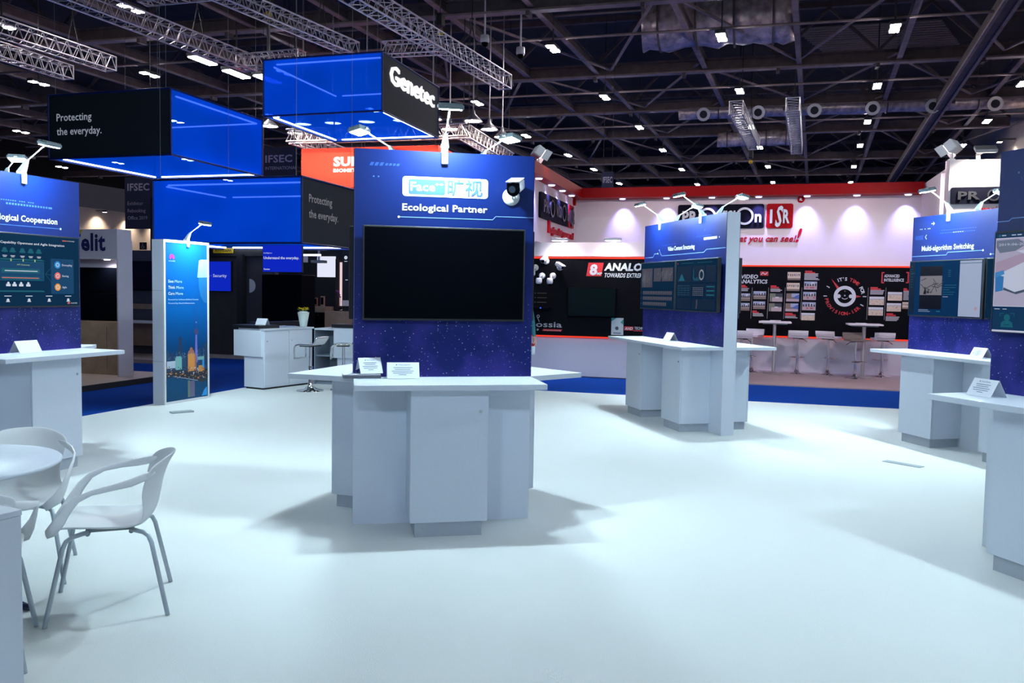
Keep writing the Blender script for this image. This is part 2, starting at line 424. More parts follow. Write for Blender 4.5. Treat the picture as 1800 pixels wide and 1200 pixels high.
# brighter six-lens floods on the truss side
FL6 = None
for s, t, z, lb in ((-18.9, 22.7, 8.9, 'six-lens flood lamp hung at the far end of the long truss'), (-17.9, 23.1, 8.5, 'six-lens flood lamp between long truss and raised blue cube'), (-16.05, 22.2, 8.0, 'six-lens flood lamp beside the corner of the raised blue cube')):
    Mx = CF @ T(s, t, z)
    if FL6 is None:
        FL6 = thing('flood_light', lb, 'flood light', Mx, 'six-lens floods over the aisle')
        MB().cbox(-.2, .2, -.55, .55, .04, .16, .02).bb(-.02, .02, -.02, .02, .16, 4.6).build('housing', HB, FL6)
        for i in range(6): MB().cbox(-.16, .16, -.52 + i * .178, -.52 + i * .178 + .15, 0, .04, .01).build('lens', glow('flood_lens', (.92, .92, 1), 30), FL6)
    else: dup(FL6, Mx, lb)

# ---- trusses
def truss(p, q, size, label, wires=True, mat_=ALU, n_wire=2):
    p, q = cp(*p), cp(*q); d = q - p; L = d.length; ang = math.atan2(d.y, d.x)
    e = thing('lighting_truss', label, 'truss', T(*p) @ RZ(ang), 'aluminium trusses under the roof')
    h = size / 2; r = .024
    for y in (-h, h):
        for z in (0, size): MB().cyl((0, y, z), (L, y, z), r, n=8).build('chord', mat_, e)
    mb = MB(); k = max(2, round(L / (size * .95))); st = L / k
    for i in range(k):
        x0, x1 = i * st, (i + 1) * st; xm = (x0 + x1) / 2
        for y in (-h, h): mb.cyl((x0, y, 0), (xm, y, size), .012, n=5, cap=False); mb.cyl((xm, y, size), (x1, y, 0), .012, n=5, cap=False)
        for z in (0, size): mb.cyl((x0, -h, z), (xm, h, z), .012, n=5, cap=False); mb.cyl((xm, h, z), (x1, -h, z), .012, n=5, cap=False)
    for x in (0, L):
        for a, b in (((-h, 0), (h, 0)), ((h, 0), (h, size)), ((h, size), (-h, size)), ((-h, size), (-h, 0))): mb.cyl((x, a[0], a[1]), (x, b[0], b[1]), .02, n=6)
    mb.build('lattice', mat_, e)
    if wires:
        for i in range(n_wire):
            mb = MB(); x = L * (i + .5) / n_wire; mb.cyl((x, -h, size), (x, 0, size + .8), .012, n=5); mb.cyl((x, h, size), (x, 0, size + .8), .012, n=5); mb.cyl((x, 0, size + .8), (x, 0, 12.6 - p.z), .014, n=5); mb.build('sling', BLACKM, e)
    return e
truss((-16.3, 12.5, 8), (-15.91, 21.2, 8), .42, 'long aluminium box truss running above the dark hanging cube')
truss((-16.1, 20.95, 8.03), (-14.0, 20.95, 8.03), .36, 'short truss stub at the end of the long truss', False)
truss((-15.6, 16.6, 8.46), (-9.3, 17.0, 8.46), .36, 'cross truss linking two long trusses above the raised blue cube')
truss((-12.75, 15.2, 8), (-12.1, 20.6, 8), .34, 'truss running towards the top of the raised blue cube')
truss((-9.95, 15.5, 8), (-9.43, 25.3, 8), .42, 'long truss passing over the white letters on the black cube side')
truss((-11.3, 20.8, 8), (-9.7, 21.0, 8), .34, 'short horizontal truss behind the white cube letters', False)
truss((-19.96, 14.5, 8), (-20.0, 20.0, 8), .40, 'dim truss high above the dark hanging cube, nearer the hall middle')
truss((-21.85, 16.0, 8), (-22.1, 20.4, 8), .40, 'dim truss high above the dark hanging cube, farther out')
truss((-2.86, 30.9, 8), (-2.75, 38.6, 8), .45, 'ladder-like truss seen end-on, the one with a yellow hoist hook')
truss((-0.97, 30.9, 8), (-1.02, 40.2, 8), .45, 'ladder-like truss seen end-on, without a yellow hook')

# ---- chain hoists, dome cameras, ducts
HOOK = pm('yellow_hook', (.75, .50, .02), .4)
def hoist(s, t, z, label):
    e = thing('chain_hoist', label, 'hoist', CF @ T(s, t, z), 'chain hoists under the roof')
    MB().cbox(-.09, .09, -.13, .13, 0, .34, .02).build('body', BLACKM, e)
    MB().lathe([(.02, -.26), (.085, -.22), (.085, -.12), (.03, -.08)], 14).build('hook_block', HOOK, e)
    MB().cyl((0, 0, .34), (0, 0, 12.6 - z), .012, n=6).cyl((.05, 0, -.1), (.05, 0, .02), .008, n=5).build('chain', DARKSTEEL, e)
hoist(-13.0, 18.0, 8.55, 'chain hoist with yellow hook above the cross truss')
hoist(-10.4, 22.5, 9.2, 'chain hoist with yellow hook beside the long truss')
hoist(-2.9, 39.0, 7.7, 'chain hoist with yellow hook at the ladder truss end')
def dome(s, t, z, label):
    e = thing('dome_camera', label, 'camera', CF @ T(s, t, z), 'pole cameras under the roof')
    MB().cyl((0, 0, 0), (0, 0, 12.6 - z), .03, n=8).build('pole', WHITE2, e)
    MB().lathe([(.03, .04), (.13, .02), (.14, -.16), (.12, -.2)], 16).build('housing', WHITE2, e)
    MB().lathe([(.115, -.19), (.11, -.24), (.08, -.30), (.02, -.325)], 16).build('dome', BLACK, e)
dome(-9.7, 24.2, 9.35, 'white pole camera under the first roof girder')
dome(-8.9, 25.2, 9.2, 'smaller-looking pole camera just past the first roof girder')
def duct(p, q, r, label, blobs=0):
    p, q = Vector(p), Vector(q)
    e = thing('air_duct', label, 'duct', CF)
    mb = MB(); n = 14; pts = []
    rnd = random.Random(int(r * 100)); k = 18
    for i in range(k + 1):
        f = i / k; pts.append(p.lerp(q, f) + Vector((0, rnd.uniform(-.05, .05) * r, rnd.uniform(-.08, .05) * r)))
    mb.tube(pts, [r * (1 + rnd.uniform(-.07, .07)) for _ in pts], 16)
    mb.build('foil_wrap', FOIL, e)
    L = (q - p).length
    for i in range(4):
        mb = MB(); c = p.lerp(q, (i + .5) / 4); d = (q - p).normalized(); mb.cyl(c - d * .03, c + d * .03, r * 1.1, n=20); mb.cyl(c, c + Vector((0, 0, 12.6 - c.z)), .02, n=6)
        mb.build('hanger', DARKSTEEL, e)
    if blobs:
        for i in range(blobs):
            c = p.lerp(q, (i + .5) / blobs)
            MB().cyl(c + Vector((0, -r * .6, -.1)), c + Vector((0, -r - .35, -.22)), .24, .30, 16).build('nozzle', ALU, e)
            MB().cyl(c + Vector((0, -r - .33, -.215)), c + Vector((0, -r - .37, -.23)), .17, n=16).build('nozzle_mouth', BLACKM, e)
    return e
duct((-5.9, 29.3, 10.95), (-1.0, 29.5, 10.95), .95, 'large crumpled foil-wrapped duct between two girders')
duct((-6.2, 39.6, 9.95), (7.9, 40.8, 9.95), .30, 'long foil duct with round air nozzles', 6)
duct((-5.0, 44.8, 9.6), (-1.2, 45.0, 9.6), .38, 'short crumpled foil duct behind the ladder trusses')

# ---- hanging event banners
BAN = pm('banner_navy', (.006, .012, .045), .8)
BANTX = pm('banner_print', (.34, .33, .44), .8)
def banner(s, t, z0, z1, w, lines, label):
    e = thing('hanging_banner', label, 'banner', HF @ T(s, t, 0), 'event banners hung from the roof')
    MB().bb(0, w, 0, .02, z0, z1).build('cloth', BAN, e)
    mb = MB(); H_ = z1 - z0
    for tx, fy, fh, b in lines: mb.text(tx, w * .1, z0 + H_ * fy, H_ * fh, min(w * .8, None or 9) if b else None, bold=b and 1, off=.004)
    mb.build('lettering', BANTX, e)
    [MB().cyl((x, .01, z1), (x, .01, 12.6), .006, n=5).build('wire', BLACKM, e) for x in (.05, w - .05)]
banner(-14.3, 22, 4.85, 5.75, 1.12, [('IFSEC', .52, .24, 1), ('INTERNATIONAL', .28, .11, 0)], 'navy event banner hanging between the raised blue cube and orange-red cube')
banner(-19.2, 22, 3.4, 5.0, 1.02, [('IFSEC', .74, .14, 1), ('Exhibitor', .46, .072, 0), ('Rebooking', .32, .072, 0), ('Office 2019', .18, .072, 0)], 'navy event banner for the Exhibitor Rebooking Office')
e = banner(-5.65, 30, 5.1, 5.95, .42, [('IFSEC', .55, .25, 1)], 'tiny far event banner above the red fascia corner')

# ---- washers along the far pale wall
ww = None
for t in (50, 54, 57.5, 61, 64.5):
    Mx = HF @ T(-52.2, t, 7.6)
    if ww is None:
        ww = thing('wall_washer', 'small warm lamp washing the far pale hall wall', 'lamp', Mx, 'lamps washing the far pale wall')
        MB().cbox(-.8, .15, -.1, .1, .1, .16, .01).cbox(-.12, .12, -.15, .15, 0, .12, .01).build('housing', HB, ww)
        MB().bb(-.1, .1, -.13, .13, -.01, 0).build('lens', glow('warm_washer', (1, .80, .58), 30), ww)
    else: dup(ww, Mx)
    o = spot('washer_beam', None, (0, 0, 0), (0, 0, -1), 520, (1, .80, .60), 110, .8, .1); o.matrix_world = Mx @ T(0, 0, -.05) @ Vector((-.35, 0, -1)).to_track_quat('-Z', 'Y').to_matrix().to_4x4()

# ---- unseen floods behind the camera, added to brighten the upright kiosk fronts
sf = None
for x, y, ax in ((-3.2, -8.2, -1.8), (.6, -8.6, .6), (4.2, -8.2, 2.6)):
    Mx = T(x, y, 6.3)
    if sf is None:
        sf = thing('added_flood', 'added flood lamp behind the camera, brightening the kiosk fronts', 'flood light', Mx, 'added floods behind the camera')
        MB(RX(R(-58))).cbox(-.3, .3, -.2, .2, -.06, .1, .02).build('body', HB, sf)
        MB(RX(R(-58))).bb(-.26, .26, -.17, .17, -.068, -.06).build('lens', glow('added_flood_lens', (.8, .9, 1), 20), sf)
        MB().cyl((0, 0, .05), (0, 0, 6.3), .03, n=8).build('pole', HB, sf)
    else: dup(sf, Mx)
    o = spot('added_flood_beam', None, (0, 0, 0), (0, 0, -1), 420 if x > 3 else 1550, (.58, .78, 1.0), 74, .8, .22)
    o.matrix_world = Mx @ T(0, .12, -.03) @ (Vector((ax, 7.0, .7)) - Vector((x, y, 6.3))).to_track_quat('-Z', 'Y').to_matrix().to_4x4()

for t in (33, 41, 49):  # washers added to brighten this hall wall, no such fixtures known
    Mx = CF @ T(8.5, t, 9.6) @ RZ(PI)
    dup(ww, Mx, 'added small warm lamp brightening the hall wall behind the tall white box', 'added lamps washing the near hall wall')
    o = spot('washer_beam', None, (0, 0, 0), (0, 0, -1), 420, (1, .84, .74), 120, .8, .1); o.matrix_world = Mx @ T(0, 0, -.05) @ Vector((-.3, 0, -1)).to_track_quat('-Z', 'Y').to_matrix().to_4x4()

k = thing('floor_plate', 'small grey floor plate set in the white carpet before the Multi-algorithm counter', 'floor plate', T(3.91, 8.31, 0) @ RZ(R(-52))); MB().cbox(-.19, .19, -.05, .05, 0, .006, .002).build('plate', pm('plate_grey', (.36, .42, .45), .6), k)
k = thing('floor_plate', 'small grey floor plate at the white carpet edge near the poster stand', 'floor plate', T(-4.30, 10.95, 0) @ RZ(R(40))); MB().cbox(-.14, .14, -.06, .06, 0, .02, .004).build('plate', pm('plate_grey', (.36, .42, .45), .6), k)
# ================================================================ DISPLAY KIOSKS
HT, HC, TH = 2.609, 1.04, .165
DEPTH = .53
def kframe(x, y, yaw): return T(x, y, 0) @ RZ(yaw)
def faces_of(kind, W_):
    if kind == 'tri':
        return [Matrix(), T(W_, 0, 0) @ RZ(2 * PI / 3), T(W_ / 2, W_ * math.sqrt(3) / 2, 0) @ RZ(4 * PI / 3)]
    return [Matrix(), T(W_, TH, 0) @ RZ(PI)]
def kiosk(label, K, W_, kind):
    e = thing('display_kiosk', label, 'kiosk', K, 'kiosks of the blue starry stand')
    F = faces_of(kind, W_)
    mb = MB()
    if kind == 'tri':
        vs = [(0, 0), (W_, 0), (W_ / 2, W_ * math.sqrt(3) / 2)]
        mb.add([(x, y, z) for z in (0, HT) for x, y in vs], [(0, 2, 1), (3, 4, 5), (0, 1, 4, 3), (1, 2, 5, 4), (2, 0, 3, 5)])
    else: mb.bb(0, W_, 0, TH, 0, HT)
    mb.build('core_wall', WHITE, e)
    nmod = 1 if W_ < 2 else 2
    for f in F:
        MB(f).bb(.001, W_ - .001, -.006, 0, HC, HT).build('printed_panel', STARS, e)
        MB(f).cbox(0, W_, -DEPTH, -.001, HC - .037, HC, .002).build('countertop', WHITE, e)
        for k in range(nmod):
            u0 = .368 + 1.2 * k; u1 = u0 + .522
            cb = MB(f).bb(u0, u1, -.37, -.001, .10, HC - .037).build('cabinet', WHITE, e)
            MB(f).cbox(u0 + .001, u1 - .001, -.390, -.372, .10, HC - .04, .002).build('cabinet_door', WHITE, cb)
            MB(f).bb(u0 + .035, u1 - .035, -.365, -.001, 0, .10).build('plinth', GREYPL, cb)
            MB(f).cyl((u1 - .055, -.389, .845), (u1 - .055, -.396, .845), .011, n=14).cyl((u1 - .055, -.396, .845), (u1 - .055, -.398, .845), .004, n=8).build('cabinet_lock', CHROME, cb)
    return e, F
TVW, TVH, TVZ = 1.13, .648, 1.438
def tv(M, label, pic=None, mats=None, scr=None, group='screens mounted on the kiosks'):
    """flat screen: M puts local (0,0,0) at the lower corner of its wall place"""
    e = thing('television', label, 'television', M, group)
    MB().cbox(0, TVW, -.072, -.028, 0, TVH, .004).build('casing', BLACKM, e)
    MB().bb(.25, .88, -.028, -.0062, .12, .52).build('wall_mount', BLACKM, e)
    s = MB().bb(.012, TVW - .012, -.0735, -.0715, .014, TVH - .012).build('screen', scr or BLACK, e)
    if pic:
        mb = MB(T(0, -.074, 0)); pic(mb); mb.build('screen_image', mats, s)
    return e
ARM = None
def arm_lamp(M, label, power=1.0):
    """M: frame at the panel's top edge, local -y points out of the panel"""
    global ARM
    e = thing('arm_lamp', label, 'lamp', M, 'arm lamps clipped to the kiosk tops')
    MB().cbox(-.022, .022, -.028, .05, .0, .03, .004).cbox(-.022, .022, -.030, -.0065, -.085, .012, .004).build('clamp', PLASTIC, e)
    MB().add([(-.03, -.02, .03), (.03, -.02, .03), (.03, .03, .03), (-.03, .03, .03), (-.011, -.068, .118), (.011, -.068, .118), (.011, -.050, .124), (-.011, -.050, .124)],
             [(3, 2, 1, 0), (4, 5, 6, 7), (0, 1, 5, 4), (1, 2, 6, 5), (2, 3, 7, 6), (3, 0, 4, 7)]).build('driver_box', LAMPGREY, e)
    MB().cyl((0, -.056, .115), (0, -.255, .236), .006, n=8).build('arm', PLASTIC, e)
    hm = T(0, -.315, .246) @ RX(R(13))
    h = MB(hm)
    h.cbox(-.085, .085, -.055, .055, -.012, .016, .006)
    for i in range(5): h.bb(-.075, .075, -.046 + i * .021, -.036 + i * .021, .016, .026)
    h.bb(-.012, .012, .05, .075, -.004, .012)
    hd = h.build('lamp_head', LAMPGREY, e)
    MB(hm).cbox(-.072, .072, -.044, .044, -.0185, -.0125, .002).build('lens', LENS_ARM, hd)
    return e
LENS_ARM = glow('arm_lamp_lens', LAMP_COL, ARM_POWER / (PI * .0127 * 2.0))
def tent_card(M, label, w=.22, text=True):
    e = thing('tent_card', label, 'tent card', M, 'folded cards on the kiosk counters')
    mb = MB(); h = .105; d = .06
    a = RX(-math.atan2(d, h)); 
    f1 = T(0, -d, .002) @ a; L_ = math.hypot(d, h)
    mb.bb(0, w, -.0015, 0, 0, L_, 0, f1)
    f2 = T(w, d, .002) @ RZ(PI) @ a
    mb.bb(0, w, -.0015, 0, 0, L_, 0, f2)
    c = mb.build('card', PAPER, e)
    if text:
        g = MB(f1)
        g.rect(w * .28, w * .28 + .007, .098, .106, .003); g.text('Privacy Statement', w * .36, .0985, .0085, w * .36, bold=.6, off=.003)
        for i, (x0, x1) in enumerate(((.2, .78), (.24, .72), (.14, .82), (.18, .78), (.36, .6))): g.rect(w * x0, w * x1, .080 - i * .0135, .0835 - i * .0135, .003)
        g.build('lettering', INK, c)
    return e
def panel_gfx(e, f, fn, mats, name='panel_graphics'):
    mb = MB(f @ T(0, -.006, 0)); fn(mb); return mb.build(name, mats, e)
GM = [WHITEP, LINEP, FAINTP, SKYP, GREYP]

# ---- the three-sided kiosk in the middle
KC = kframe(-1.0969, 5.8303, .1955)
kc, FC = kiosk('three-sided kiosk with Ecological Partner heading and blank black screen', KC, 1.2582, 'tri')
def g_c(m):
    m.rrect(.327, .926, 2.298, 2.434, .022, .002, 0)
    m.rrect(.370, .622, 2.313, 2.416, .012, .0035, 3)
    m.text('Face', .381, 2.337, .062, .172, bold=1, off=.005, mi=0); m.text('++', .552, 2.372, .026, .058, bold=1.2, off=.005, mi=0)
    m.text('旷视', .640, 2.322, .088, .245, bold=.5, off=.005, mi=3)
    m.text('Ecological Partner', .326, 2.200, .048, .598, bold=1, off=.003)
    m.line([(.305, 2.153), (.962, 2.153), (.985, 2.177), (1.2575, 2.177)], .005, .002, 1); m.disc(.303, 2.153, .008, .003, 0)
    for i in range(3): m.poly([(.10 + i * .033, 2.497), (.122 + i * .033, 2.497), (.134 + i * .033, 2.52), (.112 + i * .033, 2.52)], .002, 2)
    for i in range(4): m.poly([(.205 + i * .026, 2.500), (.222 + i * .026, 2.500), (.230 + i * .026, 2.516), (.213 + i * .026, 2.516)], .002, 2)
    m.rect(.125, .135, 2.419, 2.429, .002, 3); m.rect(.158, .168, 2.419, 2.429, .002, 3)
panel_gfx(kc, FC[0], g_c, GM)
tv(KC @ T(.057, -.006, TVZ), 'blank black screen below the Ecological Partner heading')
for i, f in ((1, FC[1]), (2, FC[2])):
    tv(KC @ f @ T(.064, -.006, TVZ), ('blank screen on the back of the Ecological Partner kiosk facing the camera wall', 'blank screen on the Ecological Partner kiosk facing the glass-vase counter')[i - 1])
for i, f in enumerate(FC):
    arm_lamp(KC @ f @ T((.617, .63, .63)[i], 0, HT), ('arm lamp over the front panel of the Ecological Partner kiosk', 'glaring arm lamp atop the Ecological Partner kiosk, towards the red fascia', 'glaring arm lamp atop the Ecological Partner kiosk, towards the blue cubes')[i])
tent_card(KC @ T(.226, -.085, HC), 'upright white card standing alone before the blank black screen')
tent_card(KC @ T(.03, -.055, HC + .029) @ RZ(R(17)), 'folded white card resting on the grey brochure stack', .16)
b = thing('brochure_stack', 'grey-edged brochure stack under a folded card on the kiosk counter', 'brochures', KC @ T(-.07, -.12, HC) @ RZ(R(2)))
for i in range(5): MB().bb(.004 * (i % 2), .256 - .003 * (i % 3), .0, .17, .002 + .0052 * i, .0066 + .0052 * i).build('brochure', (pm('brochure_grey', (.15, .16, .20), .5), PAPER)[i == 4], b)
# bullet camera mounted on the front panel
cm = thing('bullet_camera', 'white bullet camera with black face on a round wall plate', 'security camera', KC @ T(1.092, -.006, 2.318))
MB(RX(PI / 2)).lathe([(.0, .0), (.060, .0), (.062, .004), (.060, .010), (.0, .012)], 32).build('mount_plate', PLASTIC, cm)
MB().cyl((.012, -.01, -.006), (.012, -.075, .03), .013, n=12).cyl((.012, -.055, -.012), (.012, -.09, -.012), .008, n=10).build('bracket', PLASTIC, cm)
hm = T(.018, -.10, .062) @ RZ(R(-24)) @ RX(R(16))
mb = MB(hm); mb.cbox(-.044, .044, -.10, .085, -.034, .048, .014); bd = mb.build('body', PLASTIC, cm)
mb = MB(hm); mb.cyl((0, -.104, -.004), (0, -.092, -.004), .047, n=24).cbox(-.046, .046, -.107, -.094, -.02, .040, .004); fc = mb.build('front_glass', BLACK, cm)
MB(hm).cyl((-.006, -.1105, -.002), (-.006, -.106, -.002), .024, n=20).build('lens', pm('lens_glass', (.02, .03, .05), .08), fc)
MB(hm).cbox(-.049, .049, -.115, .06, .048, .054, .003).build('sunshield', PLASTIC, cm)

# ---- two-sided kiosk: Video Content Structuring
KV = kframe(1.8822, 12.1398, -1.3246)
kv, FV = kiosk('two-sided kiosk headed Video Content Structuring with white end wall', KV, 2.3951, 'wall')
def g_v(m):
    m.text('Video Content Structuring', .80, 2.225, .058, .79, bold=.7)
    m.line([(.01, 2.158), (.31, 2.158), (.36, 2.203), (.47, 2.203)], .007, .002, 1); m.disc(.475, 2.203, .011, .003, 0)
    m.line([(.52, 2.245), (.60, 2.166), (1.84, 2.166), (1.91, 2.199), (2.39, 2.199)], .007, .002, 1); m.disc(.52, 2.247, .009, .003, 0)
    m.rect(1.83, 2.17, 2.315, 2.345, .002, 4); m.rect(2.22, 2.235, 2.322, 2.338, .002, 0); m.rect(1.85, 1.854, 2.42, 2.452, .002, 3); m.rect(1.84, 1.866, 2.434, 2.438, .002, 3)
    for i in range(12): m.rect(1.62 + i * .034, 1.645 + i * .034, 2.362, 2.370, .002, 2)
    for i in range(5): m.rect(.62 + i * .09, .68 + i * .09, 2.30 + .002 * i, 2.306 + .002 * i, .002, 2)
panel_gfx(kv, FV[0], g_v, GM)
SCRN = pm('dark_teal_screen', (.002, .006, .01), .25, spec=.0, emit=(.002, .014, .042), es=.7)
SG1 = glow('screen_grey_picture', (.12, .12, .17), .35); SG2 = glow('screen_teal_detail', (.02, .26, .38), .3); SG3 = glow('screen_pale_detail', (.50, .55, .66), .32); SG4 = glow('screen_dim_block', (.003, .018, .05), .6)
rn = random.Random(3)
def p_faces(m):
    m.rect(.05, .42, .30, .56, .001, 0); m.rect(.46, .70, .38, .56, .001, 0); m.rect(.73, 1.08, .38, .56, .001, 0)
    for i in range(9): x = .06 + rn.random() * .30; m.line([(x, .31 + .1 * rn.random()), (x + .05, .42 + .12 * rn.random())], .022, .002, 5)
    for i in range(14): x = .48 + rn.random() * .56; m.line([(x, .39 + .08 * rn.random()), (x + .03, .46 + .08 * rn.random())], .018, .002, 5)
    for j, n in enumerate((17, 17, 14)):
        for i in range(n): m.rect(.10 + i * .057, .148 + i * .057, .20 - j * .075, .25 - j * .075, .001, 0); m.disc(.124 + i * .057, .231 - j * .075, .011, .002, 5, 10)
    for j in range(3): m.rect(.04, .055, .215 - j * .075, .235 - j * .075, .002, 1)
def p_dash(m):
    for u0, u1, v0, v1 in ((.05, .45, .36, .56), (.48, .80, .36, .56), (.83, 1.08, .36, .56), (.05, .45, .18, .34), (.48, .80, .18, .34), (.83, 1.08, .18, .34), (.05, .45, .03, .16), (.48, 1.08, .03, .16)): m.rect(u0, u1, v0, v1, .001, 3)
    m.arc(.72, .45, .045, .065, .002, 2, 20)
    m.poly([(.08, .38), (.18, .47), (.22, .43), (.27, .38)], .002, 1); m.rect(.50, .515, .40, .52, .002, 1)
    for i in range(8): m.rect(.52 + i * .018, .53 + i * .018, .38, .40 + .03 * rn.random(), .002, 1)
    for j in range(5):
        for i in range(4): m.rect(.07 + i * .09, .13 + i * .09, .315 - j * .028, .321 - j * .028, .002, 1)
        for i in range(6): m.rect(.50 + i * .048, .53 + i * .048, .290 - j * .022, .296 - j * .022, .002, 2)
    for j in range(3): m.rect(.86, 1.06, .30 - .05 * j, .315 - .05 * j, .002, 1)
    for i in range(7): m.disc(.60 + .02 * rn.random(), .05 + .014 * i, .016, .002, 0, 10)
    m.disc(.06, .60, .010, .002, 4, 10); m.rect(.15, .5, .598, .602, .002, 1); m.rect(.6, 1.0, .598, .602, .002, 1)
SGM = [SG1, SG2, SG3, SG4, glow('screen_red', (.6, .02, .05), .5), glow('screen_mid_grey', (.22, .22, .28), .35)]
tv(KV @ T(.06, -.006, TVZ), 'dark screen of grey street views with three face rows', p_faces, SGM, SCRN)
tv(KV @ T(1.225, -.006, TVZ), 'dark teal dashboard screen next to the white end wall', p_dash, SGM, SCRN)
tv(KV @ FV[1] @ T(.06, -.006, TVZ), 'screen behind the white end wall, only its dark edge showing')
arm_lamp(KV @ T(.536, 0, HT), 'arm lamp at far end of the Video Content Structuring panel top')
arm_lamp(KV @ T(1.752, 0, HT), 'arm lamp mid-way along the Video Content Structuring panel top')
arm_lamp(KV @ FV[1] @ T(1.752, 0, HT), 'glaring arm lamp behind the Video Content Structuring panel, over its middle')
arm_lamp(KV @ FV[1] @ T(.536, 0, HT), 'glaring arm lamp over the white end wall corner')
tent_card(KV @ T(1.02, -.09, HC), 'folded card on the counter under the Video Content Structuring screens', .22, False)

# ---- two-sided kiosk: Multi-algorithm Switching
KM = kframe(4.7847, 10.1681, -1.328)
km, FM = kiosk('two-sided kiosk headed Multi-algorithm Switching', KM, 2.4, 'wall')
def g_m(m):
    m.text('Multi-algorithm Switching', .165, 2.205, .060, .80, bold=.8)
    m.line([(.005, 2.145), (.558, 2.145), (.582, 2.175), (1.09, 2.175)], .007, .002, 1); m.disc(1.095, 2.175, .011, .003, 0)
    m.line([(1.20, 2.13), (1.7, 2.13)], .006, .002, 1); m.disc(1.20, 2.13, .010, .003, 0)
    m.line([(.305, 2.515), (.352, 2.515)], .006, .002, 0); m.line([(.335, 2.532), (.355, 2.515), (.335, 2.498)], .006, .002, 0)
    for i in range(6): m.line([(.065 + i * .022, 2.385), (.050 + i * .022, 2.362), (.065 + i * .022, 2.339)], .009, .002, 2)
    m.line([(.235, 2.39), (.215, 2.366), (.235, 2.342)], .009, .002, 4)
    for i in (0, 1, 3, 5, 6): m.rect(.12 + i * .026, .134 + i * .026, 2.455, 2.467, .002, 4)
    for i in range(16): m.rect(.45 + i * .033, .475 + i * .033, 2.392, 2.399, .002, 4 if 5 < i < 11 else 2); m.rect(.47 + i * .033, .49 + i * .033, 2.425, 2.431, .002, 2)
panel_gfx(km, FM[0], g_m, GM)
SCRB = pm('deep_blue_screen', (.002, .006, .01), .25, spec=.0, emit=(.002, .022, .085), es=.75)
S5 = glow('screen_video_still', (.26, .24, .27), .55); S6 = glow('screen_pale_page', (.36, .42, .58), .72)
def p_multi(m):
    m.rect(.02, .10, .04, .63, .001, 3); m.rect(.19, .54, .09, .58, .001, 2)
    m.rect(.19, .54, .25, .47, .0015, 0)
    for i in range(12): x = .20 + .3 * rn.random(); m.line([(x, .27 + .17 * rn.random()), (x + .05 + .08 * rn.random(), .28 + .17 * rn.random())], .008, .002, 5)
    m.poly([(.25, .26), (.28, .35), (.30, .26)], .0025, 2); m.poly([(.31, .27), (.33, .33), (.34, .27)], .0025, 2)
    m.rect(.80, 1.11, .02, .63, .001, 1); m.rect(.80, 1.11, .598, .604, .002, 4); m.disc(1.05, .11, .02, .002, 6, 12)
    for j, (a, b) in enumerate(((.58, .76), (.56, .75), (.56, .66), (.56, .74), (.56, .72), (.56, .64))): m.rect(a, b, .36 - j * .026, .366 - j * .026, .002, 1 if j == 5 else 4)
    for j in range(4): m.rect(.63, .67, .46 + j * .022, .466 + j * .022, .002, 4)
    m.rect(.18, .34, .076, .081, .002, 1); m.rect(.18, .37, .058, .063, .002, 1); m.rect(.47, .53, .058, .073, .002, 4)
    for j in range(9): m.rect(.03, .07, .58 - .03 * j, .584 - .03 * j, .002, 4)
    m.rect(.03, .1, .50, .506, .002, 4)
PMM = [S5, S6, glow('screen_black', (.004, .006, .02), .4), SG4, SG2, glow('screen_still_dark', (.05, .05, .08), .5), glow('screen_faint_pink', (.5, .36, .42), .6)]
def p_multi2(m):
    m.rect(.06, .12, .0, .01, .001, 3); m.rect(.16, .22, .50, .62, .001, 3); m.rect(.30, .33, .42, .48, .002, 4); m.rect(.24, .42, .24, .40, .001, 1); m.disc(.33, .36, .03, .002, 5, 12); m.disc(.33, .29, .03, .002, 5, 12)
    m.rect(.27, .39, .205, .215, .002, 7)
    for i in range(5): m.disc(.18 + i * .05, .13, .012, .002, 1, 8)
    m.rect(.40, .52, .40, .52, .001, 4); m.rect(.40, .52, .36, .44, .0015, 7)
tv(KM @ T(.06, -.006, TVZ), 'blue screen with a street still and a pale side page', p_multi, PMM, SCRB)
tv(KM @ T(1.225, -.006, TVZ), 'dark green-blue screen with small product picture, mostly hidden', p_multi2, PMM + [glow('screen_yellow', (.7, .5, .05), .6)], SCRN)
tv(KM @ FM[1] @ T(1.225, -.006, TVZ), 'screen on the far side of the Multi-algorithm kiosk')
arm_lamp(KM @ T(.58, 0, HT), 'arm lamp over the Multi-algorithm Switching heading')
arm_lamp(KM @ T(1.80, 0, HT), 'arm lamp farther along the Multi-algorithm panel top')
arm_lamp(KM @ FM[1] @ T(1.60, 0, HT), 'glaring arm lamp behind the Multi-algorithm panel top')
tent_card(KM @ T(1.30, -.25, HC) @ RZ(R(-4)), 'folded card at the near end of the Multi-algorithm counter', .2, True)

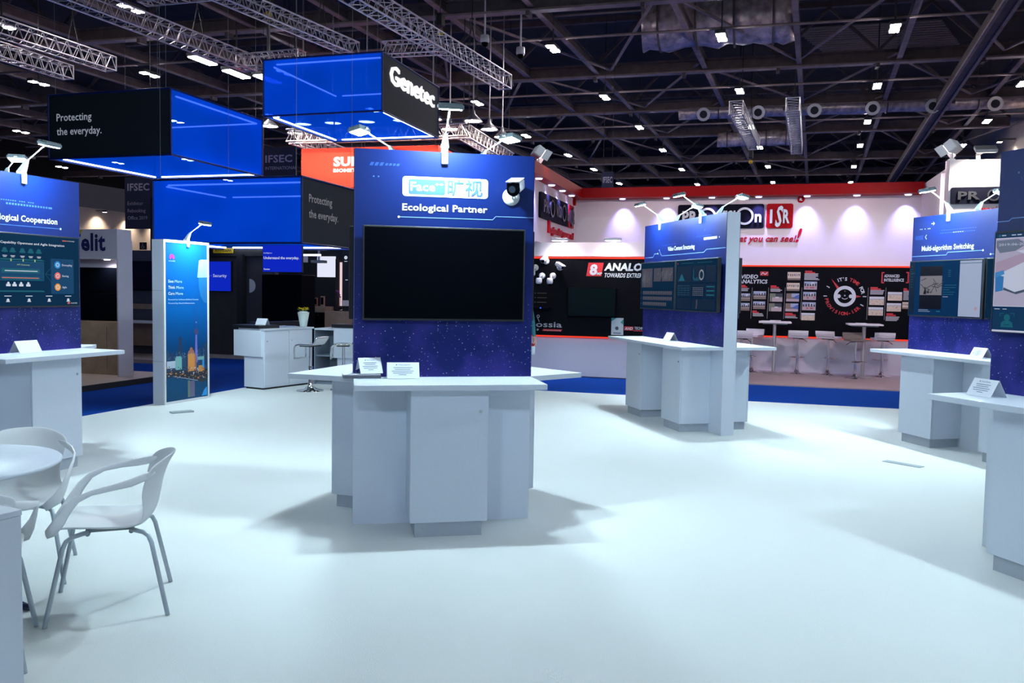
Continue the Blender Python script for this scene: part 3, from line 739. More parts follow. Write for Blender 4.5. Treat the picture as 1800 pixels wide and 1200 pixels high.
# ---- three-sided kiosk: Ecological Cooperation
KK = kframe(-4.5462, 6.8870, 1.2441)
kk, FK = kiosk('three-sided kiosk headed Ecological Cooperation', KK, 1.2609, 'tri')
def g_k(m):
    m.text('Ecological Cooperation', .30, 2.196, .054, .705, bold=.8)
    m.line([(.20, 2.152), (1.035, 2.158)], .006, .002, 3); m.disc(1.04, 2.158, .010, .003, 0)
    for i in range(16): m.rect(.475 + i * .029, .493 + i * .029, 2.331, 2.347, .002, 3)
    m.rect(.93, .948, 2.331, 2.347, .002, 3)
    for i in (0, 1, 2, 3, 4, 5, 6, 7, 8, 10, 11, 12, 14, 15, 16): m.rect(.38 + i * .0225, .394 + i * .0225, 2.363, 2.372, .002, 3)
panel_gfx(kk, FK[0], g_k, GM)
S7 = glow('screen_blue_icon', (.03, .33, .75), .7); S8 = glow('screen_white_text', (.62, .68, .80), .8); S9 = glow('screen_orange', (.75, .32, .06), .8); S10 = glow('screen_coral', (.75, .16, .13), .8); S11 = glow('screen_box_blue', (.005, .06, .16), .7)
def p_eco(m):
    U = lambda px: .285 + (px / 138.0) * .83          # along the screen
    m.text('Capability Openness and Agile Integration', U(0) + .006, .553, .020, .66, mi=1, bold=.8)
    m.text('HUAWEI', .985, .603, .010, .08, mi=1); m.rect(.93, .98, .604, .611, .002, 3)
    for i, px in enumerate((8, 21, 37, 51, 65)):
        u = U(px); 
        (m.disc(u, .497, .022, .002, 0, 12), m.rect(u - .03, u + .03, .478, .492, .002, 0), m.rect(u - .022, u + .022, .446, .451, .002, 1), m.rect(u - .016, u + .016, .436, .441, .002, 1))
    m.poly([(.02, .424), (U(70), .424), (U(76), .412), (.02, .412)], .002, 0)
    m.rrect(.10, U(73), .238, .402, .02, .001, 5); m.line([(.10, .238), (U(73), .238), (U(73), .402), (.10, .402)], .005, .002, 0)
    m.rect(.30, U(66), .300, .340, .002, 0); m.rect(.30, U(66), .246, .272, .002, 0); m.text('API Gateway', U(38), .368, .013, .13, 'c', 6); m.rect(.33, U(62), .316, .323, .003, 1); m.rect(.30, U(64), .256, .262, .003, 3)
    for px in (18, 38, 58): m.rect(U(px) - .006, U(px) + .006, .402, .424, .002, 6)
    m.rrect(U(86), U(128), .12, .44, .01, .001, 5)
    for j, (tx, c, mi) in enumerate((('Decoupling', .385, 2), ('Sharing', .285, 3), ('Agile', .182, 4))):
        m.disc(U(98), c, .033, .002, mi, 20); m.arc(U(98), c, .012, .018, .003, 1, 14); m.text(tx, U(106), c - .008, .018, None, mi=1, bold=.3)
        m.line([(U(76), .300), (U(92), c)], .003, .002, 0)
    m.poly([(.02, .150), (U(72), .150), (U(75), .136), (.02, .136)], .002, 0)
    for px in (13, 23, 34, 46): m.rect(U(px) - .022, U(px) + .022, .185, .205, .002, 1); m.disc(U(px), .212, .012, .002, 1, 10)
    for i, tx in enumerate(('Cooperation', 'Integration', 'Innovation', 'Win-win')):
        u = U(12 + 35 * i); m.rect(u - .035, u + .035, .098, .104, .002, 1); m.disc(u, .066, .014, .002, 1, 10); m.rect(u - .02, u + .02, .05, .056, .002, 1)
    petals(m, U(118), .030, .018, 3, .002); m.text('HUAWEI', U(122), .030, .012, .07, mi=1)
tv(KK @ T(.057, -.006, TVZ), 'screen showing Capability Openness and Agile Integration diagram', p_eco, [SG2, S8, S7, S10, S9, S11, glow('screen_lime', (.5, .65, .3), .7)], pm('teal_screen', (.002, .006, .01), .25, spec=.0, emit=(.003, .022, .060), es=.8))
tv(KK @ FK[2] @ T(.06, -.006, TVZ), 'screen on the hidden side of the Ecological Cooperation kiosk')
arm_lamp(KK @ T(.65, 0, HT), 'arm lamp reaching out over the Ecological Cooperation heading')
arm_lamp(KK @ FK[1] @ T(.63, 0, HT), 'glaring arm lamp behind the Ecological Cooperation panel, towards the white arch')
arm_lamp(KK @ FK[2] @ T(.63, 0, HT), 'glaring arm lamp behind the Ecological Cooperation panel, facing away')
tent_card(KK @ T(.46, -.09, HC) @ RZ(R(3)), 'folded card on the counter under the Capability Openness screen', .24, False)

# ---- nearest two-sided kiosk, cut by the frame
KR = kframe(3.1755, 5.5724, -1.2341)
kr, FR_ = kiosk('near two-sided kiosk whose screen shows a floor and a blue bin', KR, 2.4, 'wall')
def g_r(m):
    m.line([(.0, 2.157), (.085, 2.157), (.108, 2.173), (1.1, 2.175)], .005, .002, 1); m.disc(.14, 2.46, .007, .002, 3, 10)
    for i in range(5): m.line([(.16 + i * .018, 2.43), (.17 + i * .018, 2.41)], .004, .002, 2)
panel_gfx(kr, FR_[0], g_r, GM)
def p_floor(m):
    m.rect(.02, 1.11, .608, .634, .001, 5); m.disc(.045, .621, .008, .002, 4, 12); m.rect(.06, .09, .618, .624, .002, 1); m.rect(.13, .16, .618, .624, .002, 1); m.rect(.17, .20, .618, .624, .002, 1)
    m.rect(.02, 1.11, .170, .602, .001, 0); m.line([(.02, .17), (1.11, .17), (1.11, .603), (.02, .603), (.02, .17)], .004, .003, 1)
    m.poly([(.022, .45), (.022, .37), (1.1, .30), (1.1, .52), (.20, .50)], .0015, 7); m.poly([(.022, .55), (.022, .59), (.18, .595), (.24, .56), (.16, .52), (.05, .51)], .002, 6)
    m.poly([(.17, .52), (1.1, .64 - .04), (1.1, .50), (.23, .50)], .0018, 1)
    m.poly([(.09, .29), (.17, .26), (1.1, .50), (1.1, .48), (.18, .247), (.085, .275)], .002, 8); m.poly([(.06, .38), (.09, .29), (.17, .262), (1.1, .49), (1.1, .56), (.3, .48)], .0016, 1)
    m.poly([(.022, .385), (.085, .40), (.092, .375), (.022, .35)], .0025, 9); m.poly([(.025, .372), (.088, .36), (.084, .27), (.03, .26)], .0022, 2)
    m.text('2019-06-20 07', .04, .555, .016, .24, off=.003, mi=1)
    m.rect(.02, .30, .02, .16, .001, 5); m.rect(.30, 1.11, .02, .16, .001, 10); m.rect(.018, 1.112, .006, .018, .002, 1); m.rect(.03, .07, .150, .154, .002, 1); m.rect(.09, .12, .150, .154, .002, 1)
    m.disc(.125, .098, .022, .002, 4, 16); m.poly([(.08, .036), (.17, .036), (.165, .065), (.145, .078), (.105, .078), (.085, .065)], .002, 4)
    for a, b, c, d in ((.075, .10, .125, .125), (.075, .075, .105, .125), (.15, .175, .125, .125), (.175, .175, .105, .125)): m.line([(a, c), (b, d)] if a == b else [(a, c), (b, c)], .004, .002, 4)
    m.line([(.105, .052), (.145, .052)], .004, .003, 5)
tv(KR @ T(.045, -.006, TVZ), 'bright screen showing a pale floor, white block and blue bin', p_floor,
   [glow('still_floor', (.36, .34, .48), .8), glow('still_white', (.48, .52, .66), .8), glow('still_bin', (.03, .16, .42), .8), SG4, SG2, glow('ui_dark_blue', (.004, .032, .09), .8), glow('still_grey', (.13, .16, .24), .8), glow('still_pinkish', (.34, .26, .38), .8), glow('still_dark_line', (.05, .08, .13), .8), glow('still_bin_top', (.05, .22, .5), .8), glow('ui_darker', (.005, .03, .07), .8)], SCRB)
tv(KR @ T(1.225, -.006, TVZ), 'second screen of the near kiosk beyond the frame edge')
arm_lamp(KR @ T(1.80, 0, HT), 'arm lamp on the near kiosk beyond the frame edge')
tent_card(KR @ T(.105, -.252, HC) @ RZ(R(-6)), 'large white statement card on the near kiosk counter', .2, True)
# ================================================================ TALL POSTER STAND
KS = kframe(-4.7890, 11.592, R(69.8))
SW, SH, SD = .905, 2.285, .20
sg = thing('poster_stand', 'tall freestanding white poster stand with blue night-skyline print', 'poster stand', KS)
MB().bb(0, SW, .02, SD, 0, SH).bb(-.002, 0, .02, SD - .001, 2.0 - .42, 1.585, 1).bb(-.002, 0, .02, SD - .001, .60, .605, 1).build('cabinet', [WHITE, GREYPL], sg)
m = MB()
for a in ((0, SW, 0, .035), (0, SW, SH - .035, SH), (0, .03, .035, SH - .035), (SW - .03, SW, .035, SH - .035)): m.bb(a[0], a[1], -.004, .02, a[2], a[3])
m.build('frame', PLASTIC, sg)
NIGHT = print_gradient('night_sky_print', [(.03, (.0, .055, .15)), (.30, (.004, .07, .17)), (.62, (.003, .05, .14)), (.80, (.0, .06, .20)), (1.3, (.0, .12, .42)), (2.25, (.004, .085, .34))], .3)
pr = MB().bb(.03, SW - .03, .004, .019, .035, SH - .035).build('print', NIGHT, sg)
def P(name, c): return pm(name, c, .4)
m = MB(T(0, .004, 0)); rn = random.Random(11)
petals(m, .16, 2.03, .062, 0); m.text('HUAWEI', .16, 1.985, .018, .12, 'c', 1)
for i, (a, v) in enumerate((('See', 1.695), ('Think', 1.610), ('Care', 1.525))):
    w = (.105, .135, .122)[i]; m.text(a, .085, v, .040, w, bold=1.2, mi=1); m.text('More', .085 + w + .022, v, .040, .14, mi=2)
m.text('Powered by Software-Defined Camera', .085, 1.450, .021, .60, mi=2); m.text('Powered by Cloud Infrastructure', .085, 1.398, .021, .52, mi=2)
# printed dome-camera housing at the edge of the poster
m.poly([(.70, 2.02), (.74, 2.035), (.874, 2.04), (.874, 1.78), (.665, 1.775)], .0015, 3); m.poly([(.69, 1.775), (.874, 1.775), (.874, 1.40), (.80, 1.42), (.735, 1.50), (.70, 1.62)], .0015, 4)
# skyline
for i in range(30):
    u = .03 + i * .0285; h = .66 + .10 * rn.random(); m.rect(u, u + .03, .42, h, .001, 6 if rn.random() < .7 else 5)
m.rect(.285, .345, .5, .93, .0015, 5); m.rect(.10, .135, .5, .71, .0015, 5)
m.rect(.80, .86, .5, .82, .0015, 5)
m.poly([(.605, .55), (.665, .55), (.650, 1.00), (.622, 1.00)], .002, 10); m.disc(.636, .600, .040, .0025, 10, 20); m.disc(.636, .995, .046, .0025, 12, 20); m.rect(.631, .641, 1.03, 1.20, .002, 12); m.rect(.634, .638, 1.2, 1.38, .002, 12); m.disc(.636, 1.13, .014, .0025, 10, 12)
m.rect(.05, .26, .50, .60, .002, 7); m.rect(.21, .34, .47, .64, .0025, 8); m.rect(.225, .325, .60, .66, .003, 8)
m.poly([(.46, .43), (.60, .43), (.60, .68), (.46, .68)], .003, 9); m.rect(.60, .635, .43, .66, .003, 11); m.poly([(.46, .68), (.48, .73), (.58, .73), (.60, .68)], .003, 11); m.disc(.53, .745, .03, .003, 11, 12)
m.rect(.68, .80, .41, .50, .003, 9); m.rect(.76, .80, .47, .58, .0035, 13); m.rect(.66, .80, .58, .63, .0025, 8)
for i in range(110):
    u = .035 + .83 * rn.random(); v = .37 + .16 * rn.random() - .10 * u; m.rect(u, u + .012 + .02 * rn.random(), v, v + .008 + .014 * rn.random(), .004, rn.choice((9, 11, 7, 14, 14, 6)))
for i in range(46):
    u = .04 + .82 * rn.random(); v = .62 + .1 * rn.random(); m.rect(u, u + .008, v, v + .008, .004, rn.choice((7, 13, 8)))
m.poly([(.03, .36), (.10, .37), (.18, .385), (.62, .285), (.76, .25), (.875, .27), (.875, .44), (.03, .46)], .0012, 14); m.line([(.17, .385), (.66, .285)], .006, .004, 7)
m.rect(.46, .50, .06, .30, .0015, 15); m.rect(.50, .60, .06, .29, .0015, 16); m.poly([(.74, .05), (.86, .05), (.86, .18), (.80, .14)], .0015, 13)
m.build('print_artwork', [P('emblem_pink', (.80, .02, .20)), WHITEP, P('pale_sky_lettering', (.55, .75, .95)), P('printed_camera_pale', (.30, .50, .80)), P('printed_camera_blue', (.01, .17, .45)), P('city_navy', (.006, .03, .09)), P('city_slate', (.01, .06, .14)),
    P('city_white', (.55, .65, .75)), P('city_green', (.22, .50, .48)), P('city_amber', (.75, .30, .06)), P('city_violet', (.20, .18, .62)), P('city_brown', (.42, .16, .12)), P('city_plum', (.05, .05, .16)), P('city_cyan', (.02, .36, .85)), P('city_black', (.012, .02, .035)), P('water_olive', (.14, .20, .14)), P('water_mauve', (.12, .11, .20))], pr)
arm_lamp(KS @ T(.47, .01, SH), 'arm lamp clipped over the tall night-skyline poster')

# ================================================================ CHAIRS, TABLE, LOW CABINET
CHLEG = pm('chair_leg_paint', (.50, .56, .62), .35, .3)
def make_chair(label):
    e = thing('shell_chair', label, 'chair', None, 'white shell armchairs at the round table')
    prof = [(.285, .425), (.26, .438), (.20, .446), (.10, .440), (0, .430), (-.10, .428), (-.165, .440), (-.205, .475), (-.225, .53), (-.238, .60), (-.252, .67), (-.275, .735), (-.315, .795)]
    hw = [.17, .205, .222, .228, .228, .222, .212, .200, .192, .20, .225, .235, .19]
    n = 13; vs = []; fs = []
    for i, ((x, z), w) in enumerate(zip(prof, hw)):
        back = max(0, min(1, (i - 5) / 4)); seat = 1 - back
        for k in range(n):
            f = -1 + 2 * k / (n - 1)
            vs.append((x + back * .085 * f * f - (.03 * f * f if i == 0 else 0), w * f, z + seat * .030 * f ** 4 - (.035 * abs(f) ** 3 if i == len(prof) - 1 else 0)))
    for i in range(len(prof) - 1): fs += [(i * n + k, i * n + k + 1, (i + 1) * n + k + 1, (i + 1) * n + k) for k in range(n - 1)]
    sh = MB().add(vs, fs, 0, True).build('seat_shell', PLASTIC, e)
    so = sh.modifiers.new('thickness', 'SOLIDIFY'); so.thickness = .009; so.offset = 0
    su = sh.modifiers.new('smooth', 'SUBSURF'); su.levels = 1; su.render_levels = 2
    for s in (-1, 1):
        pts = [(-.215, .185, .715), (-.175, .222, .700), (-.11, .262, .682), (-.03, .284, .668), (.06, .288, .650), (.125, .280, .620), (.165, .268, .575), (.20, .250, .52), (.235, .222, .468), (.272, .165, .432)]
        MB().tube([(x, s * y, z) for x, y, z in pts], .01, 12, flat=([.010, .020, .020, .015, .013, .017, .023, .030, .034, .022], .0065), side=(0, 0, 1)).build('armrest', PLASTIC, e)
    for sx in (1, -1):
        for sy in (1, -1):
            MB().tube([(sx * .10, sy * .10, .410), (sx * .16, sy * .165, .408), (sx * .185, sy * .19, .395), (sx * .20, sy * .20, .36), (sx * .272, sy * .255, .012), (sx * .2735, sy * .256, .0)], .0115, 10).build('leg', CHLEG, e)
    MB().box((0, 0, .415), (.22, .20, .014)).cyl((-.1, -.1, .40), (-.1, .1, .40), .012).cyl((.1, -.1, .40), (.1, .1, .40), .012).build('seat_bracket', LAMPGREY, e)
    return e
ch = make_chair('white shell armchair standing clear of the table, seen from its side')
ch.matrix_world = T(-2.053, 4.291, 0) @ RZ(math.atan2(-.35, -.936))
dup(ch, T(-2.782, 4.716, 0) @ RZ(math.atan2(-.93, .37)), 'white shell armchair behind the round table, backrest above its top')
dup(ch, T(-2.39, 3.625, 0) @ RZ(math.atan2(.905, -.42)), 'white shell armchair half hidden behind the low white cabinet')
tb = thing('round_table', 'round white table cut by the frame edge between the chairs', 'table', T(-2.885, 4.25, 0))
MB().lathe([(.0, .705), (.525, .705), (.535, .712), (.535, .724), (.528, .73), (.0, .73)], 64).build('tabletop', WHITE, tb)
MB().lathe([(.05, .03), (.03, .07), (.028, .66), (.09, .705)], 20).build('column', WHITE, tb)
BASE_BLUE = pm('base_dark_blue', (.02, .03, .08), .25, .3)
for a in (-10, 80, 170, 260):
    MB(RZ(R(a))).tube([(.03, 0, .05), (.2, 0, .045), (.42, 0, .028), (.485, 0, .018)], [.028, .026, .022, .016], 10).build('base_foot', BASE_BLUE, tb)
lc = thing('low_cabinet', 'low white cabinet with plain top, cut by the frame corner', 'cabinet', T(-1.664, 2.842, 0) @ RZ(math.atan2(-.91, -.42)))
MB().bb(.003, .9, -.6, -.003, .0, .858).build('carcass', WHITE, lc)
MB().cbox(0, .905, -.605, 0, .86, .88, .0015).build('top', WHITE, lc)

# ================================================================ RECEPTION COUNTER, STOOLS, FLOWERS
KRc = T(-3.988, 13.509, 0) @ RZ(math.atan2(.873, .487))        # local x runs away along the door face, -y faces the aisle of carpet
rc = thing('reception_counter', 'white reception counter with black raised ends and cupboard doors', 'counter', KRc)
CTOPB = pm('black_counter_top', (.012, .013, .017), .3)
MB().bb(0, 1.12, 0, .43, .03, .955).bb(.02, 1.1, .03, .41, 0, .03, 1).build('cabinet', [WHITE, BLACKM], rc)
for a, b in ((.012, .555), (.565, 1.108)):
    d_ = MB().cbox(a, b, -.018, -.001, .05, .94, .002).build('door', WHITE, rc); MB().cyl((a + .05, -.018, .78), (a + .05, -.023, .78), .010, n=12).build('door_lock', CHROME, d_)
MB().cbox(-.02, 1.14, -.03, .54, .957, .985, .002).build('worktop', WHITE, rc)
MB().cbox(-.03, .42, .02, .64, .53, .956, .004).build('end_box', WHITE, rc)
MB().cbox(-.05, .40, .045, .66, .987, 1.035, .003).build('raised_black_top', CTOPB, rc)
MB().cbox(.43, 1.6, .56, .78, .99, 1.06, .003).build('black_back_shelf', CTOPB, rc)
MB().bb(.44, 1.58, .58, .76, .0, .99).build('back_shelf_body', CHARCOAL, rc)
# the far wing turns towards the viewer's side
KW = T(-3.43, 14.52, 0) @ RZ(math.atan2(-.3, .95))
w2 = thing('reception_wing', 'white counter wing with open grey shelf and black raised end', 'counter', KW)
MB().bb(.03, .42, .5, .54, 0, .93).bb(.03, .42, .04, .5, .48, .50).bb(.03, .42, .04, .5, 0, .04).bb(.02, .04, .0, .5, 0, .93).build('open_shelf', pm('shelf_grey', (.24, .29, .35), .5), w2)
MB().cbox(.035, .45, -.02, .55, .935, .965, .002).build('worktop', WHITE, w2)
MB().cbox(.43, 1.05, -.06, .50, .47, .985, .004).build('end_box', WHITE, w2)
MB().bb(.47, .86, .0, .48, 0, .468).build('pedestal', WHITE, w2)
MB().cbox(.40, 1.08, -.08, .52, .987, 1.045, .003).build('raised_black_top', CTOPB, w2)
tent_card(KRc @ T(.16, .30, 1.036) @ RZ(R(-80)), 'folded card on the black end of the reception counter', .2, False)
for i, (x, n) in enumerate(((.45, 5), (.70, 4))):
    bs = thing('leaflet_pile', ('fanned white leaflets on the reception worktop, beside the card end', 'fanned white leaflets on the reception worktop, beside the flowers')[i], 'leaflets', KRc @ T(x, .12, .986), 'leaflets on the reception counter')
    for k in range(n): MB(RZ(R(-6 + 5 * k))).bb(-.1 + .03 * k, .11 + .03 * k, 0, .24, .005 * k, .005 * k + .004).build('leaflet', (PAPER, pm('leaflet_blue', (.30, .38, .62), .4))[k % 2], bs)
vz = thing('flower_vase', 'tapered frosted glass vase with yellow flowers on the reception counter', 'vase', KRc @ T(1.04, .12, .986))
GL = pm('frosted_glass', (.62, .72, .68), .25); 
MB().lathe([(.0, .0), (.055, .0), (.06, .01), (.10, .25), (.092, .25), (.055, .03), (.0, .03)], 20).build('vase', GL, vz)
MB().lathe([(.0, .235), (.09, .235), (.07, .262), (.0, .27)], 16).build('wrapping_paper', PAPER, vz)
YEL = pm('yellow_petal', (.85, .62, .01), .6); rn = random.Random(5)
for i in range(14):
    a, r = rn.random() * 6.28, .085 * math.sqrt(rn.random()); c = (r * math.cos(a), r * math.sin(a), .285 + .035 * rn.random())
    fl_ = MB(T(*c) @ RX(.5 * math.sin(a)) @ RY(.5 * math.cos(a)))
    for k in range(7): fl_.add([(0, 0, 0), (.012 * math.cos(k * .9 - .3), .012 * math.sin(k * .9 - .3), .006), (.034 * math.cos(k * .9), .034 * math.sin(k * .9), .012), (.012 * math.cos(k * .9 + .3), .012 * math.sin(k * .9 + .3), .006)], [(0, 1, 2, 3)])
    fl_.cyl((0, 0, 0), (0, 0, .012), .010, n=8).build('flower', YEL, vz)
lf = MB()
for i in range(12): a = rn.random() * 6.28; lf.add([(0, 0, .25), (.06 * math.cos(a - .2), .06 * math.sin(a - .2), .28), (.115 * math.cos(a), .115 * math.sin(a), .30 + .02 * rn.random()), (.06 * math.cos(a + .2), .06 * math.sin(a + .2), .28)], [(0, 1, 2, 3)])
lf.build('foliage', pm('leaf_green', (.05, .22, .03), .5), vz)
def chrome_stool(M, label):
    e = thing('bar_stool', label, 'stool', M, 'chrome bar stools at the reception counter')
    pr_ = [(-.19, .52), (-.19, .66), (-.185, .705), (-.16, .735), (-.10, .748), (.10, .748), (.15, .76), (.20, .83), (.225, .865)]
    for y in (-.17, .17): MB().tube([(x, y, z) for x, z in pr_], .013, 10).build('side_rail', CHROME, e)
    mb = MB().cyl((-.19, -.17, .525), (-.19, .17, .525), .013).cyl((.225, -.17, .865), (.225, .17, .865), .014); mb.build('foot_bar', CHROME, e)
    sp = [(-.165, .742), (-.10, .756), (.0, .752), (.10, .757), (.15, .77), (.20, .838), (.222, .868)]
    vs = []; fs = []
    for x, z in sp: vs += [(x, -.165, z), (x, .165, z), (x, .165, z - .018), (x, -.165, z - .018)]
    for i in range(len(sp) - 1): fs += [(i * 4 + k, i * 4 + (k + 1) % 4, i * 4 + 4 + (k + 1) % 4, i * 4 + 4 + k) for k in range(4)]
    fs += [(3, 2, 1, 0), (24, 25, 26, 27)]
    MB().add(vs, fs).build('seat', PLASTIC, e)
    MB().lathe([(.0, .0), (.215, .0), (.21, .012), (.10, .035), (.045, .09), (.035, .14), (.035, .40), (.0, .40)], 28).build('base', CHROME, e)
    MB().cyl((0, 0, .40), (0, 0, .735), .024, n=14).build('column', CHROME, e)
    MB().box((0, 0, .728), (.2, .32, .02)).build('seat_bracket', BLACKM, e)
    return e
st1 = chrome_stool(T(-3.232, 13.50, 0) @ RZ(R(-18)), 'white and chrome bar stool nearer the camera at the reception counter')
dup(st1, T(-2.74, 13.70, 0) @ RZ(R(8)), 'white and chrome bar stool farther back, by the open grey shelf')

# ================================================================ PERSON behind the middle kiosk
def person():
    e = thing('person', 'person in teal sweater behind the kiosk, only arm and hand showing', 'person', T(.115, 13.95, 0) @ RZ(R(12)))
    V = [('pelvis', 0, 0, .95, .135), ('waist', 0, 0, 1.10, .125), ('chest', 0, 0, 1.30, .145), ('neckb', 0, .01, 1.46, .075), ('neck', 0, 0, 1.53, .055), ('head', 0, -.02, 1.63, .082), ('crown', 0, -.01, 1.71, .075),
         ('sl', .17, .01, 1.42, .062), ('el', .235, .03, 1.14, .044), ('wl', .245, -.06, .89, .030), ('hl', .242, -.085, .835, .030),
         ('sr', -.17, .01, 1.42, .062), ('er', -.235, .02, 1.14, .044), ('wr', -.225, -.10, .90, .030), ('hr', -.215, -.13, .845, .030),
         ('hipl', .095, 0, .90, .095), ('kl', .105, -.02, .50, .062), ('al', .11, .02, .09, .042), ('tl', .115, -.13, .045, .040),
         ('hipr', -.095, 0, .90, .095), ('kr', -.105, -.03, .50, .062), ('ar', -.11, .02, .09, .042), ('tr', -.125, -.13, .045, .040)]
    E_ = 'pelvis-waist waist-chest chest-neckb neckb-neck neck-head head-crown chest-sl sl-el el-wl wl-hl chest-sr sr-er er-wr wr-hr pelvis-hipl hipl-kl kl-al al-tl pelvis-hipr hipr-kr kr-ar ar-tr'.split()
    def finger(root, base, d, curl, L_, r):
        prev = root; p = Vector(base); dirv = Vector(d).normalized()
        for i in range(3):
            nm = root + base_id(); V.append((nm, *p, r * (1 - .12 * i))); E_.append(prev + '-' + nm); prev = nm
            dirv = (dirv + Vector(curl) * .55).normalized(); p = p + dirv * L_ * (.5, .3, .2)[i]
    cnt = [0]
    def base_id(): cnt[0] += 1; return 'f%d' % cnt[0]
    for sx, rt in ((1, 'hl'), (-1, 'hr')):
        hx, hy, hz = next(v[1:4] for v in V if v[0] == rt)
        for k, L_ in enumerate((.070, .078, .074, .058)):
            finger(rt, (hx + sx * .012, hy - .036 + .023 * k, hz - .045), (0, 0, -1), (-sx * .9, 0, .25), L_, .0088)
        finger(rt, (hx - sx * .010, hy - .045, hz - .008), (-sx * .3, -.8, -.6), (-sx * .4, .3, -.3), .06, .0095)
    idx = {v[0]: i for i, v in enumerate(V)}
    me = bpy.data.meshes.new('body'); me.from_pydata([v[1:4] for v in V], [tuple(idx[a] for a in s.split('-')) for s in E_], [])
    o = bpy.data.objects.new('body', me); COL.objects.link(o)
    sk = o.modifiers.new('skin', 'SKIN'); sk.use_smooth_shade = True
    for i, v in enumerate(V):
        d_ = me.skin_vertices[0].data[i]; ry = v[4] * (.72 if v[0] in ('pelvis', 'waist', 'chest') else 1.12 if v[0] in ('head', 'crown') else 1)
        d_.radius = (v[4], ry) if v[0] not in ('pelvis', 'waist', 'chest') else (v[4] * 1.12, ry); d_.use_root = v[0] == 'pelvis'
    ss = o.modifiers.new('smooth', 'SUBSURF'); ss.levels = 2; ss.render_levels = 2
    bpy.context.view_layer.update()
    m2 = bpy.data.meshes.new_from_object(o.evaluated_get(bpy.context.evaluated_depsgraph_get()))
    bpy.data.objects.remove(o)
    SKIN = pm('skin', (.58, .34, .26), .5); TEAL = pm('teal_knit', (.012, .13, .15), .8, bump=.3, scale=90); TR = pm('dark_trousers', (.015, .017, .025), .8); SHOE = pm('black_shoe', (.01, .01, .01), .4)
    for mm in (SKIN, TEAL, TR, SHOE): m2.materials.append(mm)
    for p in m2.polygons:
        x, y, z = p.center
        arm = abs(x) > .19
        p.material_index = 0 if z > 1.49 or (arm and z < .915 and z > .55) else 3 if z < .10 else 2 if (z < .98 and not arm) else 1
        p.use_smooth = True
    b_ = bpy.data.objects.new('body', m2); COL.objects.link(b_); b_.parent = e
    MB().lathe([(.0, .105), (.05, .10), (.088, .06), (.100, .0), (.098, -.06), (.085, -.09)], 20, (0, .012, 1.695)).build('hair', pm('dark_hair', (.03, .02, .015), .6), b_)
    fm = MB()
    for s in (-1, 1): fm.lathe([(.0, .008), (.009, .004), (.009, -.004), (.0, -.008)], 10, (s * .032, -.102, 1.655))
    fm.build('eyes', pm('eye_dark', (.03, .03, .03), .2), b_)
    MB().tube([(0, -.098, 1.668), (0, -.112, 1.635), (0, -.122, 1.618), (0, -.106, 1.610)], [.008, .011, .014, .008], 8).build('nose', SKIN, b_)
    MB().tube([(-.024, -.100, 1.585), (0, -.108, 1.583), (.024, -.100, 1.585)], [.003, .006, .003], 8).build('mouth', pm('lips', (.42, .14, .13), .5), b_)
    for s in (-1, 1): MB(T(s * .095, .0, 1.64)).lathe([(.0, -.03), (.011, -.02), (.013, .01), (.009, .028), (.0, .032)], 10).build('ear', SKIN, b_)
    return e
pe = person()
bt = thing('spray_bottle', 'small white bottle with red cap held in the hand', 'bottle', T(.115, 13.95, 0) @ RZ(R(12)) @ T(.215, -.10, .62))
MB().lathe([(.0, .0), (.032, .0), (.038, .01), (.038, .12), (.030, .135), (.0, .135)], 20).build('bottle', pm('milky_plastic', (.70, .82, .86), .3), bt)
MB().lathe([(.022, .135), (.022, .165), (.014, .19), (.0, .19)], 16).bb(-.012, .012, -.045, .01, .160, .178).build('cap', pm('red_cap', (.62, .01, .02), .4), bt)
# ================================================================ HANGING BLUE CUBES AND DARK STAND
BLUEF = bpy.data.materials.new('blue_lightbox_fabric'); BLUEF.use_nodes = True
nt = BLUEF.node_tree; N = nt.nodes; L = nt.links; N.remove(N['Principled BSDF'])
df = N.new('ShaderNodeBsdfDiffuse'); df.inputs[0].default_value = (.003, .07, .50, 1)
tl = N.new('ShaderNodeBsdfTranslucent'); tl.inputs[0].default_value = (.003, .07, .55, 1)
tp = N.new('ShaderNodeBsdfTransparent'); tp.inputs[0].default_value = (.35, .5, 1, 1)
em = N.new('ShaderNodeEmission'); em.inputs[0].default_value = (.0, .072, .50, 1)
tc = N.new('ShaderNodeTexCoord'); nz = N.new('ShaderNodeTexNoise'); nz.inputs['Scale'].default_value = .9
L.new(tc.outputs['Object'], nz.inputs['Vector'])
mr = N.new('ShaderNodeMapRange'); mr.inputs['From Min'].default_value = .3; mr.inputs['From Max'].default_value = .7; mr.inputs['To Min'].default_value = .30; mr.inputs['To Max'].default_value = .42
L.new(nz.outputs['Fac'], mr.inputs['Value']); L.new(mr.outputs[0], em.inputs['Strength'])
a1 = N.new('ShaderNodeMixShader'); a1.inputs[0].default_value = .5; L.new(df.outputs[0], a1.inputs[1]); L.new(tl.outputs[0], a1.inputs[2])
a2 = N.new('ShaderNodeMixShader'); a2.inputs[0].default_value = .32; L.new(a1.outputs[0], a2.inputs[1]); L.new(tp.outputs[0], a2.inputs[2])
a3 = N.new('ShaderNodeAddShader'); L.new(a2.outputs[0], a3.inputs[0]); L.new(em.outputs[0], a3.inputs[1])
L.new(a3.outputs[0], N['Material Output'].inputs['Surface'])
STRIP = glow('led_strip', (.80, .90, 1.0), 5.5)
EDGE = pm('cube_edge_frame', (.004, .02, .16), .4)
